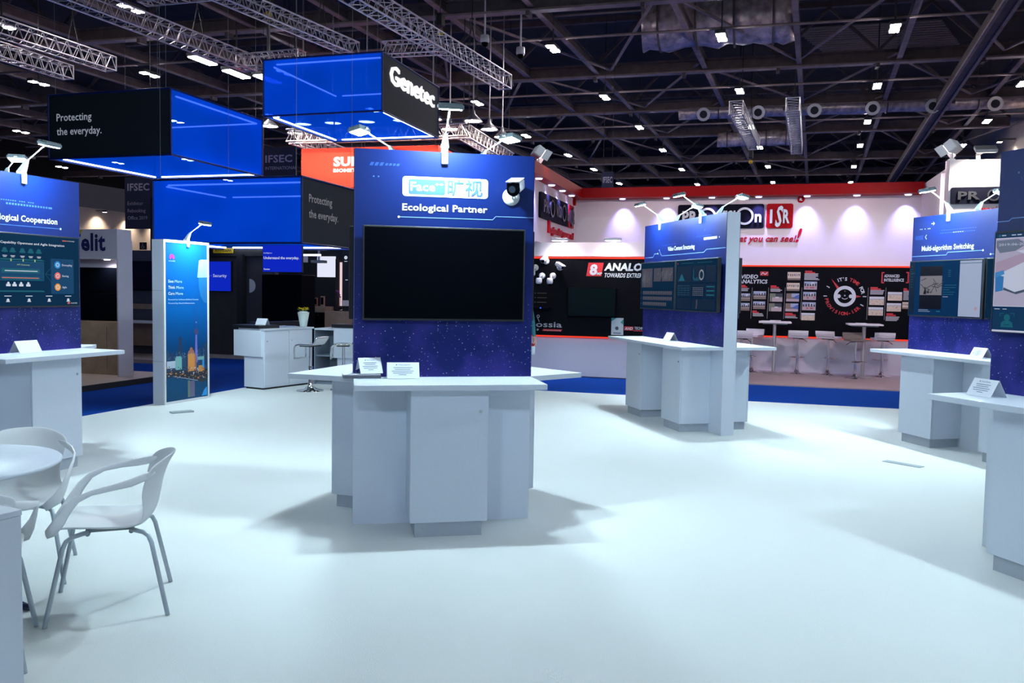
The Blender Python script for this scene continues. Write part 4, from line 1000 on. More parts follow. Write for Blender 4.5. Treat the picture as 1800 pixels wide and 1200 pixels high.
def cube(s0, s1, t0, t1, z0, z1, walls, label):
    """walls: front/right/back/left -> 'b' blue fabric, 'k' black"""
    e = thing('hanging_cube', label, 'hanging sign', HF @ T(s0, t0, z0), 'hanging box signs over the dark stand')
    X, Y, Z = s1 - s0, t1 - t0, z1 - z0; th = .02
    W_ = {'front': (0, X, 0, th), 'right': (X - th, X, th, Y - th), 'back': (0, X, Y - th, Y), 'left': (0, th, th, Y - th)}
    for k, (a, b, c, d) in W_.items():
        MB().bb(a, b, c, d, 0, Z).build('fabric_side' if walls[k] == 'b' else 'black_side', BLUEF if walls[k] == 'b' else NAVYBK, e)
    f = MB()
    for x in (0, X):
        for y in (0, Y): f.cyl((x, y, 0), (x, y, Z), .022, n=8)
    for z in (0, Z): f.cyl((0, 0, z), (X, 0, z), .022, n=8).cyl((0, Y, z), (X, Y, z), .022, n=8).cyl((0, 0, z), (0, Y, z), .022, n=8).cyl((X, 0, z), (X, Y, z), .022, n=8)
    f.build('frame', EDGE, e)
    i = .10
    for z in (.03, Z - .10):
        for (p, q) in (((i * 3, i, z), (X - i, i, z)), ((i * 3, Y - i, z), (X - i, Y - i, z)), ((i, i * 3, z), (i, Y - i, z)), ((X - i, i * 3, z), (X - i, Y - i, z))):
            if z < .1 and p[1] == q[1] == i: continue
            MB().bar(p, q, .035, .03).build('led_strip', STRIP, e)
    for x, y in ((.15, .05), (X - .15, .05), (.15, Y - .05), (X - .15, Y - .05)): MB().cyl((x, y, Z), (x, y, 12.6 - z0), .004, n=5).build('wire', pm('wire_grey', (.25, .28, .28), .5), e)
    return e
GREYTX = glow('dim_white_letter', (.42, .42, .50), .35)
ca = cube(-15.08, -11.92, 15.0, 18.35, 4.38, 5.74, dict(front='k', right='b', back='b', left='b'), 'hanging cube whose dark front reads Protecting the everyday')
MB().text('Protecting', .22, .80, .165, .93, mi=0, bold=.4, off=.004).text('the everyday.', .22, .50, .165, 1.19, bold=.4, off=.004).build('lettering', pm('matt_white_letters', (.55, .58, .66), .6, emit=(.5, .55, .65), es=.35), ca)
cc = cube(-12.05, -8.61, 14.6, 17.0, 2.52, 3.80, dict(front='b', right='k', back='b', left='b'), 'lowest hanging cube, blue front, over the reception counter')
rf = T(3.44, 0, 0) @ RZ(PI / 2)
MB(rf).text('Protecting', .26, .82, .165, .93, bold=.4, off=.004).text('the everyday.', .26, .52, .165, 1.19, bold=.4, off=.004).build('lettering', GREYTX, cc)
cbx = cube(-11.66, -8.54, 18.0, 21.5, 5.75, 7.08, dict(front='b', right='k', back='b', left='b'), 'raised hanging cube with big white letters on its black side')
MB(T(3.12, 0, 0) @ RZ(PI / 2)).text('Genetec', .36, .72, .45, 2.75, bold=.8, off=.05, depth=.04).build('lettering', glow('lit_white_letters', (.95, .97, 1), 1.0), cbx)

# dark stand behind the reception counter
def ws(name, a, b, c, d, z0, z1, mt, kind='structure'):
    o = MB().bb(a, b, c, d, z0, z1).build(name, mt, None, HF); return tag(o, kind=kind)
ws('wall_stand', -13.0, -10.75, 17.05, 17.2, .06, 2.75, CHARCOAL); ws('wall_stand', -14.0, -7.6, 19.55, 19.7, .06, 3.4, BLACKM)
ws('wall_stand', -12.6, -10.9, 16.98, 17.05, 2.36, 2.62, BLACKM); ws('column_stand', -11.66, -11.5, 16.9, 17.05, .06, 2.4, BLACKM)
ws('wall_stand', -16.6, -15.95, 20.0, 20.1, 0, 4.1, pm('teal_black_wall', (.012, .035, .045), .6))
DSCR = glow('blue_signage', (.004, .02, .52), .85)
def sign_screen(s, t, z0, z1, w, fn, label, mats):
    e = thing('wall_screen', label, 'screen', HF @ T(s, t, 0), 'lit blue screens on the dark stand')
    MB().bb(0, w, 0, .05, z0, z1).build('casing', BLACKM, e)
    sc = MB().rect(.008, w - .008, z0 + .008, z1 - .008, .003).build('screen', mats[0], e)
    mb = MB(); fn(mb); mb.build('screen_text', mats[1], sc); return e
sign_screen(-13.2, 16.98, 1.54, 2.24, 1.34, lambda m: m.text('Operations · Security', 1.22, 1.87, .075, .98, 'r', off=.006), 'blue wall screen ending in the word Security', [DSCR, S8])
sign_screen(-10.13, 15.6, 1.97, 2.54, .94, lambda m: (m.text('Understand the everyday.', .03, 2.245, .055, .84, bold=1, off=.006), m.text('Intelligence', .03, 2.36, .028, .2, off=.006), m.text('Genetec', .03, 2.02, .032, .15, bold=1, off=.006)), 'blue screen reading Understand the everyday above a black cabinet', [DSCR, S8])
bc = thing('black_cabinet', 'tall black cabinet under the Understand the everyday screen', 'cabinet', HF @ T(-10.15, 15.6, -.02))
MB().cbox(0, .95, .0, .55, 0, 1.94, .006).build('body', BLACK, bc); MB().cbox(.08, .86, -.012, 0, .05, 1.80, .003).build('door', BLACK, bc)
plt = thing('number_plate', 'yellow car number plate hung upside down on the dark stand', 'number plate', HF @ T(-12.33, 16.96, 2.43))
MB().bb(0, .54, 0, .015, 0, .115).build('plate', pm('plate_yellow', (.62, .44, .01), .4, emit=(.6, .42, .01), es=.12), plt)
MB(T(.54, 0, .115) @ RY(PI)).text('WP07 LUX', .04, .025, .065, .46, bold=1, off=.003).build('lettering', BLACKM, plt)
hd = thing('door_pull', 'pale half-disc pull plate on the black stand door', 'door pull', HF @ T(-11.41, 17.04, 1.68))
MB().disc(0, 0, .16, .0, 0, 20, -90, 90).poly([(.0, -.16), (.01, -.16), (.01, .16), (0, .16)], .01).build('plate', pm('pull_grey', (.5, .5, .5), .4), hd)
ic = thing('intercom_panel', 'tiny intercom with lit strip on the charcoal stand wall', 'intercom', HF @ T(-10.98, 17.03, 1.1)); MB().bb(0, .10, -.02, 0, 0, .16).build('body', BLACKM, ic); MB().rect(.01, .09, .10, .125, .022).build('lit_strip', glow('warm_strip', (.8, .4, .3), .7), ic)
# rear room seen between reception and the middle kiosk
ps_ = thing('projection_screen', 'bright white projection screen at the back of the dark stand', 'screen', HF @ T(-11.06, 19.52, 1.94)); MB().bb(0, .52, 0, .02, 0, .53).build('screen', glow('white_screen', (.72, .74, .88), .95), ps_)
pj = thing('projector', 'ceiling projector bracket hanging before the bright screen', 'projector', HF @ T(-10.72, 19.0, 2.28)); MB().cbox(-.17, .17, -.12, .12, 0, .07, .01).build('body', LAMPGREY, pj); MB().cyl((0, 0, .07), (0, 0, .32), .03, n=10).build('bracket', WHITE2, pj); MB().bb(-.36, .16, -.15, .15, .32, .34).build('ceiling_plate', LAMPGREY, pj)
sn = thing('hanging_sign', 'small grey sign board beside the bright projection screen', 'sign', HF @ T(-11.16, 18.8, 2.29)); MB().bb(0, .24, 0, .015, 0, .18).build('board', pm('sign_grey', (.28, .28, .33), .5, emit=(.25, .25, .3), es=.3), sn)
pw = thing('wood_plinth', 'pale wooden plinth with gadgets below the projection screen', 'plinth', HF @ T(-11.15, 18.95, .06)); MB().cbox(0, .62, 0, .5, 0, 1.13, .004).build('body', WOOD, pw)
for i, (x, w, h, c) in enumerate(((.06, .13, .20, SKYP), (.25, .07, .22, pm('copper_gadget', (.30, .12, .07), .4)), (.42, .10, .26, pm('tan_gadget', (.42, .26, .18), .4)))):
    g = thing('gadget', ('pale blue gadget on the wooden plinth', 'slim copper gadget on the wooden plinth', 'tan gadget on the wooden plinth')[i], 'gadget', HF @ T(-11.15 + x, 19.1, 1.191), 'gadgets on the wooden plinth'); MB().cbox(0, w, 0, .06, .004, h, .008).build('body', c, g); MB().rect(.012, w - .012, .05, h - .03, .001).build('face', BLACK, g)
dk = thing('dark_cupboard', 'black cupboard with tiny handle before the wooden counter', 'cupboard', HF @ T(-10.72, 18.4, .06)); MB().cbox(0, .44, 0, .4, 0, 1.0, .004).build('body', BLACK, dk); MB().bb(.30, .36, -.015, 0, .93, .945).build('handle', CHROME, dk)
wc = thing('wood_counter', 'pale wooden counter beside the black cupboard', 'counter', HF @ T(-10.25, 18.45, .06)); MB().cbox(0, .75, 0, .4, 0, 1.03, .004).build('body', WOOD, wc)
bp = thing('lit_display_niche', 'glowing pink display niche with orchid at the back', 'display', HF @ T(-10.40, 19.5, 1.1)); MB().bb(0, .36, 0, .04, 0, 1.22).build('back_panel', glow('niche_glow', (.85, .62, .66), .9), bp); MB().bb(-.1, -.0, -.05, .05, 0, 1.3).build('side_post', pm('brown_post', (.06, .035, .03), .6), bp)
orc = thing('orchid', 'purple orchid in a dark pot before the pink niche', 'plant', HF @ T(-10.28, 19.3, 1.11)); MB().lathe([(.03, 0), (.05, .02), (.055, .10), (.0, .1)], 12).build('pot', BLACKM, orc); MB().tube([(0, 0, .1), (.01, 0, .3), (-.03, 0, .42), (-.10, 0, .46)], .006, 6).build('stem', pm('leaf_green', (.05, .22, .03), .5), orc)
for i in range(6): MB(T(-.10 + .02 * i, -.01, .46 - .006 * i * i + .02)).lathe([(.0, -.02), (.03, -.008), (.03, .008), (.0, .02)], 8).build('bloom', pm('orchid_purple', (.35, .03, .32), .5), orc)
tw = thing('tall_display', 'narrow black display tower with round white emblem', 'display', HF @ T(-10.07, 19.0, 1.06)); MB().cbox(0, .26, 0, .3, 0, 1.56, .004).build('body', BLACKM, tw); MB().disc(.10, 1.36, .045, .003, 0, 18).rect(.06, .14, 1.26, 1.275, .003).rect(.09, .16, .80, .815, .003).build('emblem', S8, tw)
bx = thing('grey_box', 'small grey notice box on the black display tower', 'notice', HF @ T(-10.05, 18.97, 1.12)); MB().bb(0, .20, -.02, .0, .10, .24).build('box', pm('sign_grey', (.28, .28, .33), .5), bx)
gl = MB().bb(-11.9, -9.9, 17.6, 17.64, 2.40, 2.44).build('led_strip_lamp', STRIP, None, HF); tag(gl, 'thin white light strip under the lowest blue cube', 'strip light')

# ================================================================ WHITE ARCH STAND 
tl_ = thing('arch_stand', 'white portal stand with dark blue lettering on its header', 'stand', HF @ T(-14.0, 11.95, .07))
LAV = pm('lavender_white_paint', (.50, .47, .56), .6, var=.03)
MB().bb(0, 3.40, .0, .34, 2.02, 2.53).build('header', LAV, tl_); MB().bb(3.385, 3.41, .0, .34, 0, 2.02).build('right_post', LAV, tl_); MB().bb(0, .3, .0, .34, 0, 2.02).build('left_post', LAV, tl_)
MB().bb(.3, 3.385, .345, .38, 0, 2.35).build('back_panel', LAV, tl_)
MB().bb(.3, 3.385, .20, .34, .0, .94).bb(2.98, 2.986, .198, .202, .1, .85, 1).build('wood_front', [WOOD, BLACKM], tl_)
MB().text('Telit', 2.40, 2.17, .30, .76, bold=1.4, off=.004).build('lettering', pm('header_navy', (.008, .012, .10), .5), tl_)
MB().poly([(2.64, 2.52), (2.70, 2.52), (2.56, 2.38), (2.52, 2.40)], .005).build('gold_stroke', pm('gold_print', (.65, .38, .02), .5), tl_)
MB().lathe([(.0, 0), (.05, 0), (.05, .012), (.0, .012)], 16, (3.08, .12, 2.007)).build('downlight', glow('warm_downlight', (1, .95, .98), 14), tl_)
spot('arch_downlight', tl_, (3.08, .12, 1.99), (3.08, .25, 1.2), 26, (1, .93, .97), 150)
for i, (x0, x1, z0, z1, lb) in enumerate(((1.8, 3.17, 1.45, 1.88, 'upper black screen inside the white arch stand'), (1.8, 3.17, .95, 1.44, 'lower black screen inside the white arch stand'))):
    k = thing('black_screen', lb, 'screen', HF @ T(-14.0 + x0, 12.20, .07 + z0)); MB().cbox(0, x1 - x0, 0, .06, 0, z1 - z0, .004).build('casing', BLACK, k); MB().rect(.02, x1 - x0 - .02, .02, z1 - z0 - .02, .001).build('screen', BLACK, k)
k = thing('black_screen', 'tall dark side screen inside the white arch stand', 'screen', HF @ T(-14.0 + 3.18, 12.22, 1.02)); MB().bb(0, .20, 0, .05, 0, .84).build('casing', NAVYBK, k)
# seating corner behind the arch stand
ws('wall_stand', -15.2, -12.4, 16.45, 16.6, .06, 2.46, pm('slate_wall', (.07, .075, .11), .7)); 
ws('wall_stand', -15.2, -12.4, 16.42, 16.45, 1.10, 1.22, WOOD)
k = thing('wall_television', 'large dark television on the slate wall beyond the arch stand', 'television', HF @ T(-14.9, 16.38, 1.53)); MB().cbox(0, 1.5, 0, .05, 0, .68, .004).build('casing', BLACK, k); MB().rect(.02, 1.48, .02, .66, .001).build('screen', pm('dim_navy_screen', (.01, .012, .03), .2), k)
k = thing('toilet_sign', 'small black square sign with wheelchair symbol on far wall', 'sign', HF @ T(-14.0, 16.5, 2.48)); MB().bb(0, .19, 0, .02, 0, .17).build('board', BLACKM, k); MB().arc(.09, .06, .03, .04, .003, 0, 12, 100, 400).disc(.085, .135, .013, .003, 0, 10).line([(.085, .12), (.09, .08), (.12, .08), (.135, .05)], .012, .003).build('symbol', GREYP, k)
k = thing('draped_table', 'white table with grey chair beyond the arch stand', 'table', HF @ T(-14.4, 15.75, .06)); MB().cbox(0, 1.5, 0, .6, .74, .78, .004).build('tabletop', WHITE2, k); MB().bb(.08, 1.42, .5, .52, .2, .74).build('modesty_panel', WOOD, k)
for x in (.06, 1.4):
    for y in (.05, .52): MB().cyl((x, y, 0), (x, y, .74), .02, n=8).build('leg', ALU, k)
k = thing('visitor_chair', 'lilac-grey chair at the white table beyond the arch stand', 'chair', HF @ T(-13.65, 15.4, .06)); MB().cbox(-.22, .22, -.22, .22, .43, .47, .015).build('seat', LAV, k); MB(T(0, -.21, 0)).cbox(-.22, .22, -.02, .02, .55, .98, .018).build('backrest', LAV, k)
for x in (-.19, .19):
    for y in (-.19, .19): MB().cyl((x, y, 0), (x, y, .43 if y > 0 else .6), .012, n=8).build('leg', CHROME, k)

# ================================================================ ORANGE-RED HANGING CUBE WITH LAMP RING 
KSu = HF @ T(-15.06, 25.5, 1.65 * (1 - 1.159)) @ RZ(R(2)) @ Matrix.Scale(1.159, 4)
su = thing('red_hanging_cube', 'orange-red hanging fabric cube with white lettering under a lamp truss', 'hanging sign', KSu)
for nm, a in (('front_side', (0, 4.2, 0, .03)), ('right_side', (4.17, 4.2, .03, 4.0)), ('back_side', (0, 4.2, 3.97, 4.0)), ('left_side', (0, .03, .03, 3.97))): MB().bb(*a, 4.55, 5.68).build(nm, FABRIC, su)
[MB().cyl((x, y, 5.68), (x, y, 11.0), .008, n=5).build('wire', BLACKM, su) for x in (.1, 4.1) for y in (.05, 3.9)]
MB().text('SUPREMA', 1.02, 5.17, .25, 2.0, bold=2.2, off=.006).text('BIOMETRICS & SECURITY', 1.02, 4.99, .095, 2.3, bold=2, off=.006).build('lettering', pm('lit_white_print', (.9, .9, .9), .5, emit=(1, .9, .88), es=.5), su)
def trussw(p, q, size, label):
    e = thing('lighting_truss', label, 'truss', KSu, 'trusses over the orange-red cube'); p, q = Vector(p), Vector(q); d = (q - p).normalized(); side = d.cross(Vector((0, 0, 1))); h = size / 2; L_ = (q - p).length
    for s_ in (-h, h):
        for z in (-h, h): MB().cyl(p + side * s_ + Vector((0, 0, z)), q + side * s_ + Vector((0, 0, z)), .028, n=8).build('chord', ALU, e)
    mb = MB(); n = int(L_ / size)
    for i in range(n):
        a_ = p + d * (L_ * i / n); b_ = p + d * (L_ * (i + .5) / n); c_ = p + d * (L_ * (i + 1) / n)
        for s_ in (-h, h): mb.cyl(a_ + side * s_ - Vector((0, 0, h)), b_ + side * s_ + Vector((0, 0, h)), .014, n=5, cap=False); mb.cyl(b_ + side * s_ + Vector((0, 0, h)), c_ + side * s_ - Vector((0, 0, h)), .014, n=5, cap=False)
        for z in (-h, h): mb.cyl(a_ + side * -h + Vector((0, 0, z)), c_ + side * h + Vector((0, 0, z)), .012, n=5, cap=False)
    [MB().cyl(v_, v_ + Vector((0, 0, 5.0)), .012, n=5).build('wire', BLACKM, e) for v_ in (p, q)]
    mb.build('lattice', ALU, e)
trussw((-.2, -.35, 5.98), (5.2, -.35, 5.98), .34, 'front truss of the lamp ring over the orange-red cube')
trussw((5.0, -.2, 5.98), (5.0, 4.6, 5.98), .34, 'side truss of the lamp ring over the orange-red cube')
trussw((-.1, -.2, 5.98), (-.1, 4.6, 5.98), .34, 'far-side truss of the lamp ring over the orange-red cube')
PARL = glow('warm_par_lens', (1.0, .80, .66), 60)
par = None
for x, y in ((-.5, -.9), (-.3, .2), (.6, -1.0), (1.5, -1.0), (2.5, -1.0), (3.5, -1.0), (4.4, -1.0), (5.4, -.6), (5.5, .6), (5.55, 1.8), (4.4, .4)):
    Mx = KSu @ T(x, y, 6.16)
    if par is None:
        par = thing('bell_lamp', 'warm bell-shaped lamp on the truss ring over the orange-red cube', 'lamp', Mx, 'bell lamps of the truss ring')
        MB().lathe([(.04, .30), (.06, .20), (.20, .06), (.26, .0), (.245, .0), (.05, .19), (.0, .2)], 18).cyl((0, 0, .28), (0, 0, 5.0), .02, n=6).build('shade', ALU, par)
        MB().lathe([(.0, .02), (.22, .02), (.20, .04), (.0, .05)], 18).build('lens', PARL, par)
    else: dup(par, Mx)
sl = spot('truss_lamp_beam', None, (0, 0, 0), (0, 0, -1), 0, (1, 1, 1), 60); bpy.data.objects.remove(sl)
for x in (.6, 2.0, 3.4):
    o = spot('warm_wash', su, (x, -1.0, 6.0), (x, .0, 5.1), 130, (1.0, .72, .55), 110)
for x in (1.2, 3.0): spot('warm_wash', su, (x, 1.6, 6.1), (x, 3.97, 5.2), 100, (1.0, .72, .55), 120)
spot('warm_wash', su, (5.4, 1.5, 6.4), (5.0, 1.2, 5.9), 30, (1, .8, .66), 120)
# ================================================================ RED-AND-WHITE STAND 
WS = pm('stand_wall_white', (.80, .72, .75), .6, var=.015, scale=4)
REDGLOW = glow('red_edge_strip', (.95, .05, .02), .9)
LAVW = pm('stand_base_white', (.62, .58, .66), .5, var=.02)
struct('wall_stand_back', MB().bb(-4.4, 3.2, 19.45, 19.6, 0, 4.02), WS, HF)
struct('wall_stand_side', MB().bb(-4.42, -4.25, 15.3, 16.9, 2.63, 3.9).bb(-4.42, -4.25, 16.9, 19.45, 0, 3.9), WS, HF)
struct('wall_stand_side', MB().bb(3.1, 3.25, 15.95, 19.6, 0, 4.0).bb(3.0, 3.1, 16.9, 17.2, 0, 3.9).bb(2.93, 3.1, 15.95, 16.15, 0, 4.0), WS, HF)
struct('wall_stand_box', MB().bb(2.93, 6.0, 15.8, 15.95, 0, 3.97), WS, HF)
struct('wall_stand_low', MB().bb(-6.5, -1.7, 16.36, 16.9, 0, 2.63).bb(-6.5, -1.68, 16.28, 16.36, 2.36, 2.63), WS, HF)
m = MB().bb(-4.02, 3.08, 19.0, 19.45, 3.80, 4.02).bb(-4.02 - .40, -4.02, 14.8, 19.45, 3.80, 4.02)
struct('trim_1', m, RED, HF)                                        # red fascia along both walls
DL = glow('downlight_lens', (.62, .60, 1.0), 3)
dlp = None
for i, (s, t) in enumerate([(-3.13 + .99 * k, 19.2) for k in range(7)] + [(-4.13, 15.55), (-4.13, 16.55), (-4.13, 17.5), (-4.13, 18.4)]):
    Mx = HF @ T(s, t, 3.80)
    if dlp is None:
        dlp = thing('downlight', 'violet-white recessed downlight under the red fascia', 'downlight', Mx, 'downlights under the red fascia')
        MB().lathe([(.0, -.03), (.062, -.03), (.068, -.012), (.068, .0), (.0, .0)], 18).build('lens', DL, dlp)
        MB().lathe([(.070, .0), (.092, .0), (.088, -.010), (.070, -.012)], 18).build('rim', CHROME, dlp)
    else: dup(dlp, Mx)
    d_ = (0, .42) if i < 7 else (-.30, 0)
    o = spot('downlight_beam', None, (0, 0, 0), (0, 0, -1), 110, (.36, .34, 1.0), 74, 1.0, .03)
    o.matrix_world = Mx @ T(0, 0, -.04) @ Vector((d_[0], d_[1], -1)).to_track_quat('-Z', 'Y').to_matrix().to_4x4()
# floods on the walls
def wall_flood(M, label, aim, power, col, ang=115):
    e = thing('wall_flood', label, 'flood light', M, 'floods clamped on the red-and-white stand')
    MB().cyl((0, 0, 0), (0, 0, .14), .02, n=8).bb(-.05, .05, -.05, .05, -.02, .02).build('clamp', ALU, e)
    d_ = Vector(aim).normalized(); q = T(0, 0, .22) @ d_.to_track_quat('-Z', 'Y').to_matrix().to_4x4()
    MB(q).cbox(-.15, .15, -.10, .10, -.06, .10, .02).build('body', WHITE2, e)
    MB(q).bb(-.13, .13, -.08, .08, -.066, -.060).build('lens', glow('flood_glass', (1, .92, .9), 9), e)
    for s_ in (-1, 1): MB(q).add([(s_ * .15, -.1, -.06), (s_ * .15, .1, -.06), (s_ * .22, .1, -.18), (s_ * .22, -.1, -.18)], [(0, 1, 2, 3)]).build('barn_door', WHITE2, e)
    spot('flood_beam', e, tuple(Vector((0, 0, .22)) + d_ * .09), tuple(Vector((0, 0, .22)) + d_), power, col, ang, .7, .1)
wall_flood(HF @ T(-4.1, 15.4, 4.02), 'flood clamped on the red fascia end by the black sign', (.75, .45, -.55), 265, (1, .79, .81), 130)
wall_flood(HF @ T(3.0, 16.05, 4.0), 'flood clamped at the corner of the tall white box', (-.62, .40, -.55), 265, (1, .79, .81), 130)
# arm flood above the white box
e = thing('sign_flood', 'bright flood above the tall white box with the faded dark sign', 'flood light', HF @ T(3.35, 15.8, 3.97)); MB().bb(-.02, .02, -.45, .0, .06, .09).bb(-.03, .03, -.03, .03, 0, .09).build('arm', ALU, e)
MB(T(0, -.5, .08) @ RX(R(30))).cbox(-.16, .16, -.09, .09, -.02, .04, .008).build('body', ALU, e); MB(T(0, -.5, .08) @ RX(R(30))).bb(-.14, .14, -.07, .07, -.026, -.02).build('lens', glow('flood_glass_warm', (1, .93, .82), 14), e)
spot('sign_flood_beam', e, (0, -.46, .0), (.1, .1, -.8), 105, (1, .93, .82), 125, .7, .1)
for i, s in enumerate((-3.82, -2.78)):
    e = thing('cap_lamp', ('small bright strip lamp above the low black wall, under the red script', 'small grey strip lamp above the low black wall, near the kiosk edge')[i], 'lamp', HF @ T(s, 16.28, 2.63), 'strip lamps above the low black wall')
    MB().cbox(-.16, .16, -.30, -.18, .02, .07, .008).bb(-.02, .02, -.2, .02, .03, .05).bb(-.02, .02, 0, .03, .0, .05).build('body', ALU, e); MB().bb(-.14, .14, -.29, -.19, .012, .02).build('lens', glow('flood_glass_cool', (.95, .95, 1), 16), e)
    spot('cap_beam', e, (0, -.24, .0), (0, .05, -.5), 26, (1, .97, .97), 140, .8, .05)
spot('cap_beam', e, (-2.6, -.24, .0), (-2.6, .05, -.5), 26, (1, .97, .97), 140, .8, .05)

# ---- raised logo signs
SIGNK = pm('sign_plate_dark', (.008, .008, .018), .7, spec=.05); LET = pm('silver_letters', (.62, .55, .58), .3, .4); REDS = pm('red_sign_face', (.42, .002, .006), .45, spec=.1); REDT = pm('red_raised_letters', (.48, .004, .012), .5, spec=.15)
def rplate(mb, u0, u1, v0, v1, r, d):
    n = 5; p = []
    for cx, cz, a in ((u1 - r, v0 + r, -90), (u1 - r, v1 - r, 0), (u0 + r, v1 - r, 90), (u0 + r, v0 + r, 180)): p += [(cx + r * math.cos(R(a + 90 * i / n)), cz + r * math.sin(R(a + 90 * i / n))) for i in range(n + 1)]
    k = len(p); mb.add([(u, -d, v) for u, v in p] + [(u, 0, v) for u, v in p], [tuple(range(k)), tuple(range(k, 2 * k))[::-1]] + [(i, i + k, (i + 1) % k + k, (i + 1) % k) for i in range(k)]); return mb
def logo(M, w, h, label, full=True, lm=LET):
    """dark plate PROVISION and red plate ISR, letters raised; origin at the lower end, local x along the wall"""
    e = thing('logo_sign', label, 'sign', M, 'raised dark and red signs of the white stand')
    rplate(MB(), 0, w, 0, h, h * .09, .05).build('dark_plate', SIGNK, e)
    m = MB(T(0, -.05, 0)); k = h
    def ring(cx, r):
        n = 32
        for i in range(n):
            a, b = 2 * PI * i / n, 2 * PI * (i + 1) / n; r0 = r - k * .085
            q = [(cx + rr * math.cos(c), -.035, k * .5 + rr * math.sin(c)) for rr, c in ((r0, a), (r, a), (r, b), (r0, b))]
            m.add(q + [(x, 0, z) for x, y, z in q], [(0, 1, 2, 3), (1, 5, 6, 2), (0, 3, 7, 4)], 0)
    u = w / 1.83
    m.text('PR', .10 * u, k * .26, k * .48, .33 * u, bold=1.5, off=.035, depth=.035); ring(.64 * u, k * .36); m.text('VISI', .86 * u, k * .26, k * .48, .37 * u, bold=1.2, off=.035, depth=.035); ring(1.43 * u, k * .36); m.text('n', 1.64 * u, k * .26, k * .48, .14 * u, bold=1.5, off=.035, depth=.035)
    m.build('lettering', lm, e)
    if full:
        rplate(MB(T(w + .05, 0, 0)), 0, h * 1.05, 0, h, h * .09, .05).build('red_plate', REDS, e)
        m = MB(T(w + .05, -.05, 0)); m.text('I', h * .14, h * .22, h * .55, h * .10, bold=1.5, off=.035, depth=.035); m.text('S', h * .34, h * .08, h * .84, h * .24, bold=1.2, sh=.12, off=.035, depth=.035); m.text('R', h * .66, h * .22, h * .55, h * .25, bold=1.5, off=.035, depth=.035); m.build('lettering', lm, e)
    return e
lg = logo(HF @ T(-1.90, 19.45, 3.125), 1.86, .53, 'raised dark and red sign on the back wall above the red slogan')
rg = thing('trademark_disc', 'small red disc with silver R on the back wall', 'sign', HF @ T(.72, 19.45, 3.745)); MB(RX(PI / 2)).lathe([(.0, .0), (.075, .0), (.075, .04), (.0, .04)], 24).build('disc', REDS, rg); MB().text('R', -.03, -.035, .07, bold=1, off=.045).build('lettering', LET, rg)
so = thing('slogan_lettering', 'red raised script slogan on the back wall ending in see!', 'lettering', HF @ T(.62, 19.45, 2.83)); MB().text('Imagine what you can see!', 0, 0, .15, 2.05, 'r', bold=.8, sh=.28, off=.03, depth=.03).text('!', .01, .0, .30, bold=.8, sh=.28, off=.03, depth=.03).build('lettering', REDT, so)
RW_ = T(-4.25, 16.0, 0) @ RZ(PI / 2)
logo(HF @ RW_ @ T(.0, 0, 3.10), 2.42, .50, 'raised dark and red sign seen steeply on the side wall', lm=pm('dark_letters', (.05, .045, .07), .25, .5))
so = thing('slogan_lettering', 'red raised script slogan seen steeply on the side wall', 'lettering', HF @ RW_ @ T(.72, 0, 2.86)); MB().text('Imagine what you can see!', 0, 0, .15, 2.3, bold=1.2, sh=.2, off=.05, depth=.05).text('l', .0, .0, .26, .10, bold=1, off=.05, depth=.05).build('lettering', REDT, so)
rg = thing('trademark_disc', 'small red disc at the far end of the side wall sign', 'sign', HF @ RW_ @ T(3.13, 0, 3.72)); MB(RX(PI / 2)).lathe([(.0, .0), (.08, .0), (.08, .05), (.0, .05)], 24).build('disc', REDS, rg)
lg = logo(HF @ T(2.96, 15.8, 3.235), 1.83, .275, 'faded dark sign on the tall white box behind the kiosks', True, pm('pale_letters', (.05, .05, .06), .6, spec=.05))
so = thing('slogan_lettering', 'red script slogan under the faded dark sign, mostly hidden', 'lettering', HF @ T(3.36, 15.8, 3.10)); MB().text('Imagine what you can see!', 0, 0, .10, 1.5, bold=.8, sh=.28, off=.02, depth=.02).build('lettering', REDT, so)

# ---- long black printed panel: It's time for ...
pb = thing('graphic_panel', "long black printed wall panel with the round It's Time For dial", 'wall panel', HF @ T(-.46, 19.45, 0))
MB().bb(-2.6, 3.46, -.03, 0, .765, 2.285).build('board', BLACKW, pb)
for z in (.740, 2.285): MB().bb(-2.6, 3.46, -.04, 0, z, z + .032).build('red_edge', REDGLOW, pb)
MB().bb(-2.6, 3.46, -.02, 0, 0, .74).build('base_board', LAVW, pb)
def UV(x, y): return x / 86.6, 2.29 - (y - .0137 * x) / 85.0          # print layout units, from the panel's visible corner
Pm = [WHITEP, pm('red_panel_print', (.55, .02, .03), .5), GREYP, pm('photo_sky', (.32, .36, .52), .5), pm('photo_brown', (.20, .14, .12), .5), pm('photo_cream', (.62, .50, .40), .5), pm('photo_green', (.16, .17, .12), .5), pm('photo_pink', (.42, .32, .36), .5), pm('photo_dark', (.03, .03, .05), .5), pm('photo_blue', (.06, .12, .40), .5)]
m = MB(T(0, -.03, 0)); rn = random.Random(21)
def prect(x0, x1, y0, y1, mi, off=.002):
    a, b = UV(x0, y1); c, d = UV(x1, y0); m.rect(a, c, b, d, off, mi)
def head(x0, x1, y): prect(x0, x0 + (x1 - x0) * .7, y, y + 2.2, 1); prect(x0, x1, y + 2.6, y + 4.8, 1)
def para(x0, x1, y0, y1):
    y = y0
    while y < y1: prect(x0, x1 - rn.random() * (x1 - x0) * .25, y, y + 1.3, 2); y += 2.1
